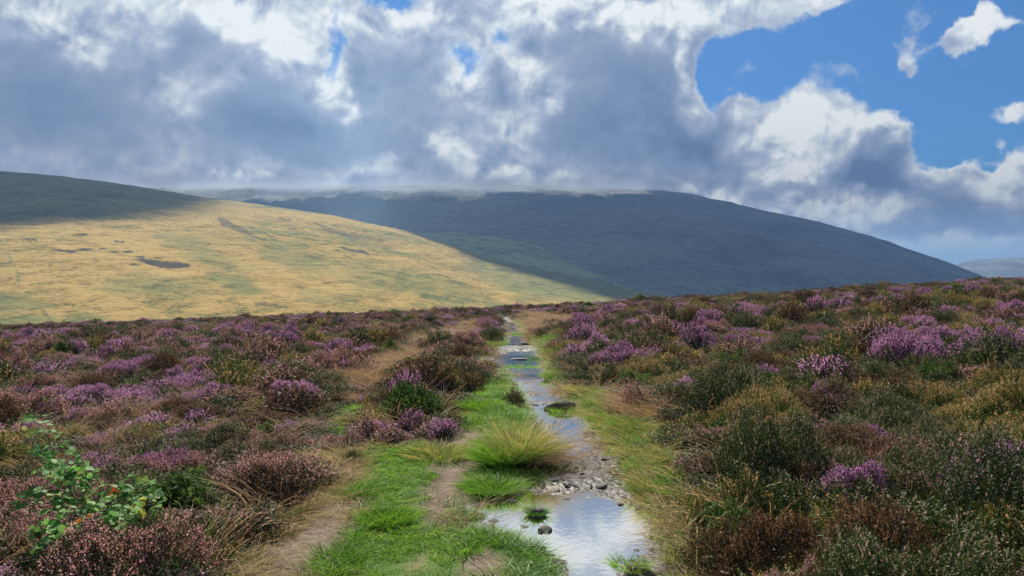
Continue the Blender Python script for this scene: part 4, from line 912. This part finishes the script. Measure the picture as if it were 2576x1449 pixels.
def stone_px(px, py, wpx, hf, kind, label, name='stone', sink=.3, me=None, lift=0):
    x, y = pg(px, py); wd = wpx/FPX*y; opts = [k for k in SMESH if k[0] == kind] or [None]
    me = me or SMESH[opts[int(RNG.integers(len(opts)))]]; o = link(name, me); s = wd/1.08
    zb = gz(x, y + wd*.2); 
    for P_, zw in ((PUD1, ZW1), (PUD2, ZW2)):
        if sdf(P_, np.array([x]), np.array([y+wd*.2]))[0] > 0: zb = zw - .005
    h = max(v.co[2] for v in me.vertices)*s*hf
    o.location = (x, y + wd*.2, zb + h*(1-2*sink) + lift); o.scale = (s, s, s*hf); o.rotation_euler = (RNG.normal()*.08, RNG.normal()*.08, RNG.random()*6.28 if wpx < 60 else RNG.normal()*.2)
    return tag(o, label, 'stone' if name == 'stone' else name.replace('_', ' '), 'stones on the track')
STONES = [
 (1515,1210,34,1.1,'p','palest rounded stone just beyond the near puddle'),(1392,1222,46,.7,'p','long flat pale stone on the far left rim of the near puddle'),(1355,1228,40,.7,'s','flat grey stone beside the long pale stone at the puddle rim'),
 (1370,1318,52,.7,'d','dark flat stone standing in the near puddle'),(1320,1308,36,.5,'s','small grey slab awash at the left side of the near puddle'),(1240,1300,34,.5,'s','thin slab in the wet mud left of the near puddle'),(1275,1325,26,.5,'s','thin slab at the lower left rim of the near puddle'),
 (1500,1118,38,.6,'p','flat pale stone at the left of the gravel above the puddle'),(1478,1092,30,.6,'p','pale slab in mid gravel below the mossy hump'),(1440,1140,32,.5,'s','grey slab at the left of the gravel'),(1530,1190,26,.6,'p','small pale stone on the gravel above the palest one'),
 (1470,1165,30,.6,'s','grey slab in the middle of the gravel'),(1420,1172,28,.6,'s','grey slab by the foot of the big tussock'),(1550,1115,30,.5,'p','pale slab at the right rim of the gravel'),(1395,1205,24,.7,'s','pale grey chip below the big tussock'),
 (1516,1010,34,.7,'p','pale stone on the right verge beside the track'),(1497,1006,28,.8,'s','grey stone next to the pale verge stone'),(1482,1078,44,.6,'d','reddish dark slab in the right side puddle of the track'),
 (1455,1115,26,.6,'p','small pale stone near the trickle'),(1400,1065,30,.5,'s','grey slab where the trickle narrows'),(1375,1030,26,.6,'s','grey chip at the left rim of the track'),(1520,1150,22,.8,'d','dark chip in the gravel'),
 (1322,866,30,1.2,'d','small black rock standing in the far path'),(1560,1245,22,.8,'d','black stone at the far right puddle rim'),(1640,1320,20,.8,'d','black stone in the mud right of the near puddle'),(1602,1352,20,.8,'d','black stone on the muddy right shore'),
 (1612,1405,26,.8,'d','black stone above the mossy boulder'),(1590,1378,20,.7,'d','black chip between puddle and boulder'),(1542,1418,22,.6,'d','dark chip at the lower right puddle rim'),(1655,1420,24,.7,'d','dark stone right of the mossy boulder'),
 (1290,1250,30,.6,'d','dark stone in the brown backwater left of the near puddle'),(1215,1285,26,.6,'s','grey chip in the wet mud beside the small flat tuft'),(1430,985,26,.6,'s','grey slab below the small puddle'),(1345,1010,24,.6,'s','grey chip left of the mossy hump'),
 (1340,985,20,.6,'p','pale chip below the small puddle'),(1385,975,22,.5,'s','thin slab at the lip of the small puddle'),(1425,1240,28,.5,'s','slab half drowned at the top of the near puddle'),(1480,1232,20,.5,'p','pale chip half drowned at the top of the near puddle'),
 (1150,1230,18,.7,'s','grey chip on the bare soil trail'),(1120,1268,16,.7,'p','pale chip on the bare soil trail'),(1095,1175,14,.8,'s','small dark chip high on the soil trail'),
]
for a in STONES: stone_px(*a[:5], a[5])
bo = stone_px(1612,1446,110,1.0,'x','brown mossy boulder at the bottom edge beside the near puddle','boulder',.32,stone_mesh(301, MOSSY, .72, .6, 4))
hu = stone_px(1408,1020,76,1.0,'x','grey rock hump with grass in the middle of the track','boulder',.35,stone_mesh(302, MOSSY, .5, .5, 4))
sl = stone_px(1308,898,50,.8,'x','flat grey slab island in the small puddle','boulder',.42,stone_mesh(303, SLATE, .22, .5, 4))
rk = stone_px(1350,1282,46,1.0,'x','small grassy rock standing in the near puddle','boulder',.3,stone_mesh(304, DARK, .7, .5, 4))
def on_rock(rock, n, mat, L0, L1, label, off_=(0, 0, 0), rad=.08):
    o = link('grass_tuft', tuft_mesh(mat, n, rad, L0, L1, .005, n+7, .9, .7, 3, 0, .8)); o.location = (rock.location.x + off_[0], rock.location.y + off_[1], rock.location.z + off_[2]); tag(o, label, 'grass tuft', 'small grass tufts in the verge')
on_rock(rk, 260, 'lush', .03, .08, 'grey green tuft growing on the small rock in the near puddle', (0, 0, .0), .07)
on_rock(hu, 220, 'lawn', .06, .16, 'green tuft in front of the grey rock hump in the track', (.05, -.18, -.03), .16)
on_rock(sl, 140, 'lush', .12, .30, 'green tuft beside the pale slab in the small puddle', (.38, .0, -.02), .10)
on_rock(bo, 200, 'lawn', .03, .09, 'short moss like grass on the mossy boulder', (-.05, 0, .06), .10)
x, y = pg(1308, 916); o = link('grass_tuft', tuft_mesh('lawn', 300, .28, .05, .14, .007, 611, .8, .6, 3, 0, .9)); o.location = (x, y, ZW2 - .005); o.scale = (1.2, .6, 1); tag(o, 'low green islet of grass in the small puddle', 'grass tuft', 'small grass tufts in the verge')
x, y = pg(1310, 836); o = link('grass_tuft', tuft_mesh('lawn', 300, .3, .06, .2, .01, 612, .8, .6, 3, 0, .9)); o.location = (x, y, gz(x, y)); tag(o, 'green grass islet in the middle of the far path', 'grass tuft', 'small grass tufts in the verge')
# gravel: loose chips nobody could count
pts = jitter_points(3.2, 32, .045, .16, lambda y: 1.6 + .02*y); X, Y = pts[:, 0] + path_xc(pts[:, 1]), pts[:, 1]
pd, g, s, st = masks(X, Y); d1 = sdf(PUD1, X, Y); k = (pd > .0) & (RNG.random(len(X)) < .10 + .45*smooth(fbm(X*2.5, Y*2.5, 97, 4), -.1, .35)) & ((d1 < .05) | (RNG.random(len(X)) < .03))
X, Y = X[k], Y[k]; ks = [('s', 0), ('s', 1), ('s', 2), ('p', 0), ('d', 0), ('d', 1)]
P6 = []
for i, (kk_, (px, py)) in enumerate(zip(ks, [(1465,1195),(1505,1170),(1430,1160),(1545,1165),(1560,1205),(1445,1185)])): P6.append([stone_px(px, py, 20, .6, kk_[0], 'small %s in the gravel, %s' % (('grey slate chip','grey slate flake','grey shard','cream chip','black chip','black flake')[i], ('near the palest stone','beside the mid gravel slab','left of the mid gravel slab','towards the right verge','at the right rim above the puddle','above the flat grey rim stone')[i]), 'stone', .3, SMESH[kk_])])
kid = RNG.choice(6, len(X), p=[.27, .23, .22, .05, .13, .10]); sc = .014 + .045*RNG.random(len(X))**2.6
sc *= 1 + .8*smooth(Y, 8, 20)
scatter('gravel', np.c_[X, Y, ground_z(X, Y) + sc*.03], kid, np.c_[RNG.normal(size=(len(X), 2))*.25, RNG.random(len(X))*6.28], np.c_[sc*1.2, sc, sc*.9], P6, 'wet slate gravel covering the track')
print('gravel', len(X))

# ------------------------------------------------------------------ bramble
BR_L = leaf_mat('bramble_leaf', [(0, R3(.05,.14,.03)), (.45, R3(.10,.26,.05)), (.85, R3(.20,.36,.10)), (1, R3(.45,.42,.08))], .5, .6, .0, .25)
BR_R = leaf_mat('bramble_leaf_red', [(0, R3(.32,.05,.02)), (1, R3(.45,.16,.03))], .35, .4, .0)
BR_S = leaf_mat('bramble_stem', [(0, R3(.10,.06,.04)), (1, R3(.20,.14,.07))], 0, .6, .0)
def leaflet(c, d, nrm, L_, r):
    """an oval toothed leaf folded along its midrib"""
    d = norm(d); s = norm(np.cross(nrm, d)); u = np.cross(d, s); prof = [(0, 0), (.12, .26), (.3, .40), (.42, .36), (.55, .40), (.7, .28), (.85, .18), (1, 0)]
    V = []; n = len(prof)
    for (t_, w) in prof: V.append(c + d*L_*t_ - u*L_*.06*t_*t_)
    for sg in (1, -1):
        for (t_, w) in prof: V.append(c + d*L_*t_ + s*sg*L_*w*.95 + u*L_*(.10*w + .02*r.normal()) - u*L_*.06*t_*t_)
    F = [];
    for k in range(n-1): F += [(k, k+1, n+k+1, n+k), (k+1, k, 2*n+k, 2*n+k+1)]
    return np.array(V), np.array(F)
def bramble(label, base, shoots):
    r = np.random.default_rng(77); root = bpy.data.objects.new('bramble', None); COL.objects.link(root); bx, by = pg(*base); root.location = (bx, by, gz(bx, by)); tag(root, label, 'bramble')
    SV, SF, LV, LF, LT, RV, RF = [], [], [], [], [], [], []
    so = lo = ro = 0
    for (pix, dep) in shoots:
        pts_ = []
        for (px, py), dd in zip([(q_[0]*1.04 + 8, q_[1]) for q_ in pix], np.linspace(dep[0], dep[1], len(pix))):
            q = ray(px, py); pts_.append(np.array([q[0]*dd, dd, EYE + q[2]*dd]))
        pts_ = np.array(pts_); tq = np.linspace(0, len(pts_)-1, 26); C = np.stack([np.interp(tq, np.arange(len(pts_)), pts_[:, i]) for i in range(3)], 1)
        C = np.stack([np.convolve(np.pad(C[:, i], 3, mode='edge'), np.ones(7)/7, 'valid') for i in range(3)], 1) - np.array(root.location)
        m = len(C); wv = .0050*(1 - .6*np.linspace(0, 1, m)); ring = [(math.cos(a), math.sin(a)) for a in np.arange(5)*2*math.pi/5]
        tan = norm(np.gradient(C, axis=0)); a1 = norm(np.cross(tan, [0, 1, .2])); a2 = np.cross(tan, a1)
        V = np.stack([C + (a1*ca + a2*sa)*wv[:, None] for ca, sa in ring], 1).reshape(-1, 3)
        F = np.array([(k*5+j, k*5+(j+1) % 5, (k+1)*5+(j+1) % 5, (k+1)*5+j) for k in range(m-1) for j in range(5)])
        SV.append(V); SF.append(F + so); so += len(V)
        for k in range(2, m):
            for _ in range(int(r.random() < .62) + int(r.random() < .45)):
                pet = norm(r.normal(size=3) + [0, -.3, .55]); c0 = C[k] + pet*(.03 + .06*r.random()); nm = norm(np.array([0, -.35, 1.]) + r.normal(size=3)*.45)
                fw = norm(np.cross(nm, r.normal(size=3))); L_ = .032 + .030*r.random(); tint = np.clip(.5 + .25*r.normal(), 0, .9); yel = r.random() < .06; red = k < 9 and r.random() < .03
                for ang in (0, 1.25, -1.25):
                    dd_ = fw*math.cos(ang) + np.cross(nm, fw)*math.sin(ang)
                    V, F = leaflet(c0 + dd_*.012, dd_, norm(nm + r.normal(size=3)*.25), L_*(1 if ang == 0 else .8), r)
                    if red: RV.append(V); RF.append(F + ro); ro += len(V)
                    else: LV.append(V); LF.append(F + lo); lo += len(V); LT.append(np.full(len(V), .98 if yel else tint))
    link('stem', mesh_np('stem', np.concatenate(SV), np.concatenate(SF), [BR_S], {'tint': np.full(so, .5)}), root)
    link('leaves', mesh_np('leaves', np.concatenate(LV), np.concatenate(LF), [BR_L], {'tint': np.concatenate(LT)}), root)
    if RV:
        rl = link('red_leaves', mesh_np('red_leaves', np.concatenate(RV), np.concatenate(RF), [BR_R], {'tint': np.linspace(0, 1, ro)}), root); rl['label'] = 'leaves turned orange red'
bramble('green leafy bramble with a few red and yellow leaves at the lower left', (190,1370), [
 ([(200,1300),(250,1230),(215,1180),(150,1110),(90,1075),(40,1050)], (4.3,4.9)), ([(200,1300),(230,1240),(180,1190),(120,1160),(60,1140)], (4.3,4.6)),
 ([(200,1330),(260,1270),(310,1240),(350,1215)], (4.3,4.6)), ([(210,1330),(280,1290),(340,1265),(375,1260)], (4.2,4.4)), ([(200,1340),(170,1290),(120,1260),(60,1255),(30,1270)], (4.2,4.4)),
 ([(190,1360),(150,1330),(110,1330),(80,1355)], (4.1,4.2)), ([(200,1350),(160,1370),(120,1380),(90,1390)], (4.0,4.1)), ([(210,1330),(190,1250),(200,1200),(170,1150)], (4.3,4.6)), ([(205,1320),(240,1290),(300,1300),(330,1310)], (4.1,4.2)), ([(200,1310),(160,1230),(140,1200),(110,1190)], (4.3,4.5))])
for o in list(bpy.data.objects):
    if o.type == 'MESH' and o.parent is None and not o.get('label'): print('unlabelled', o.name)
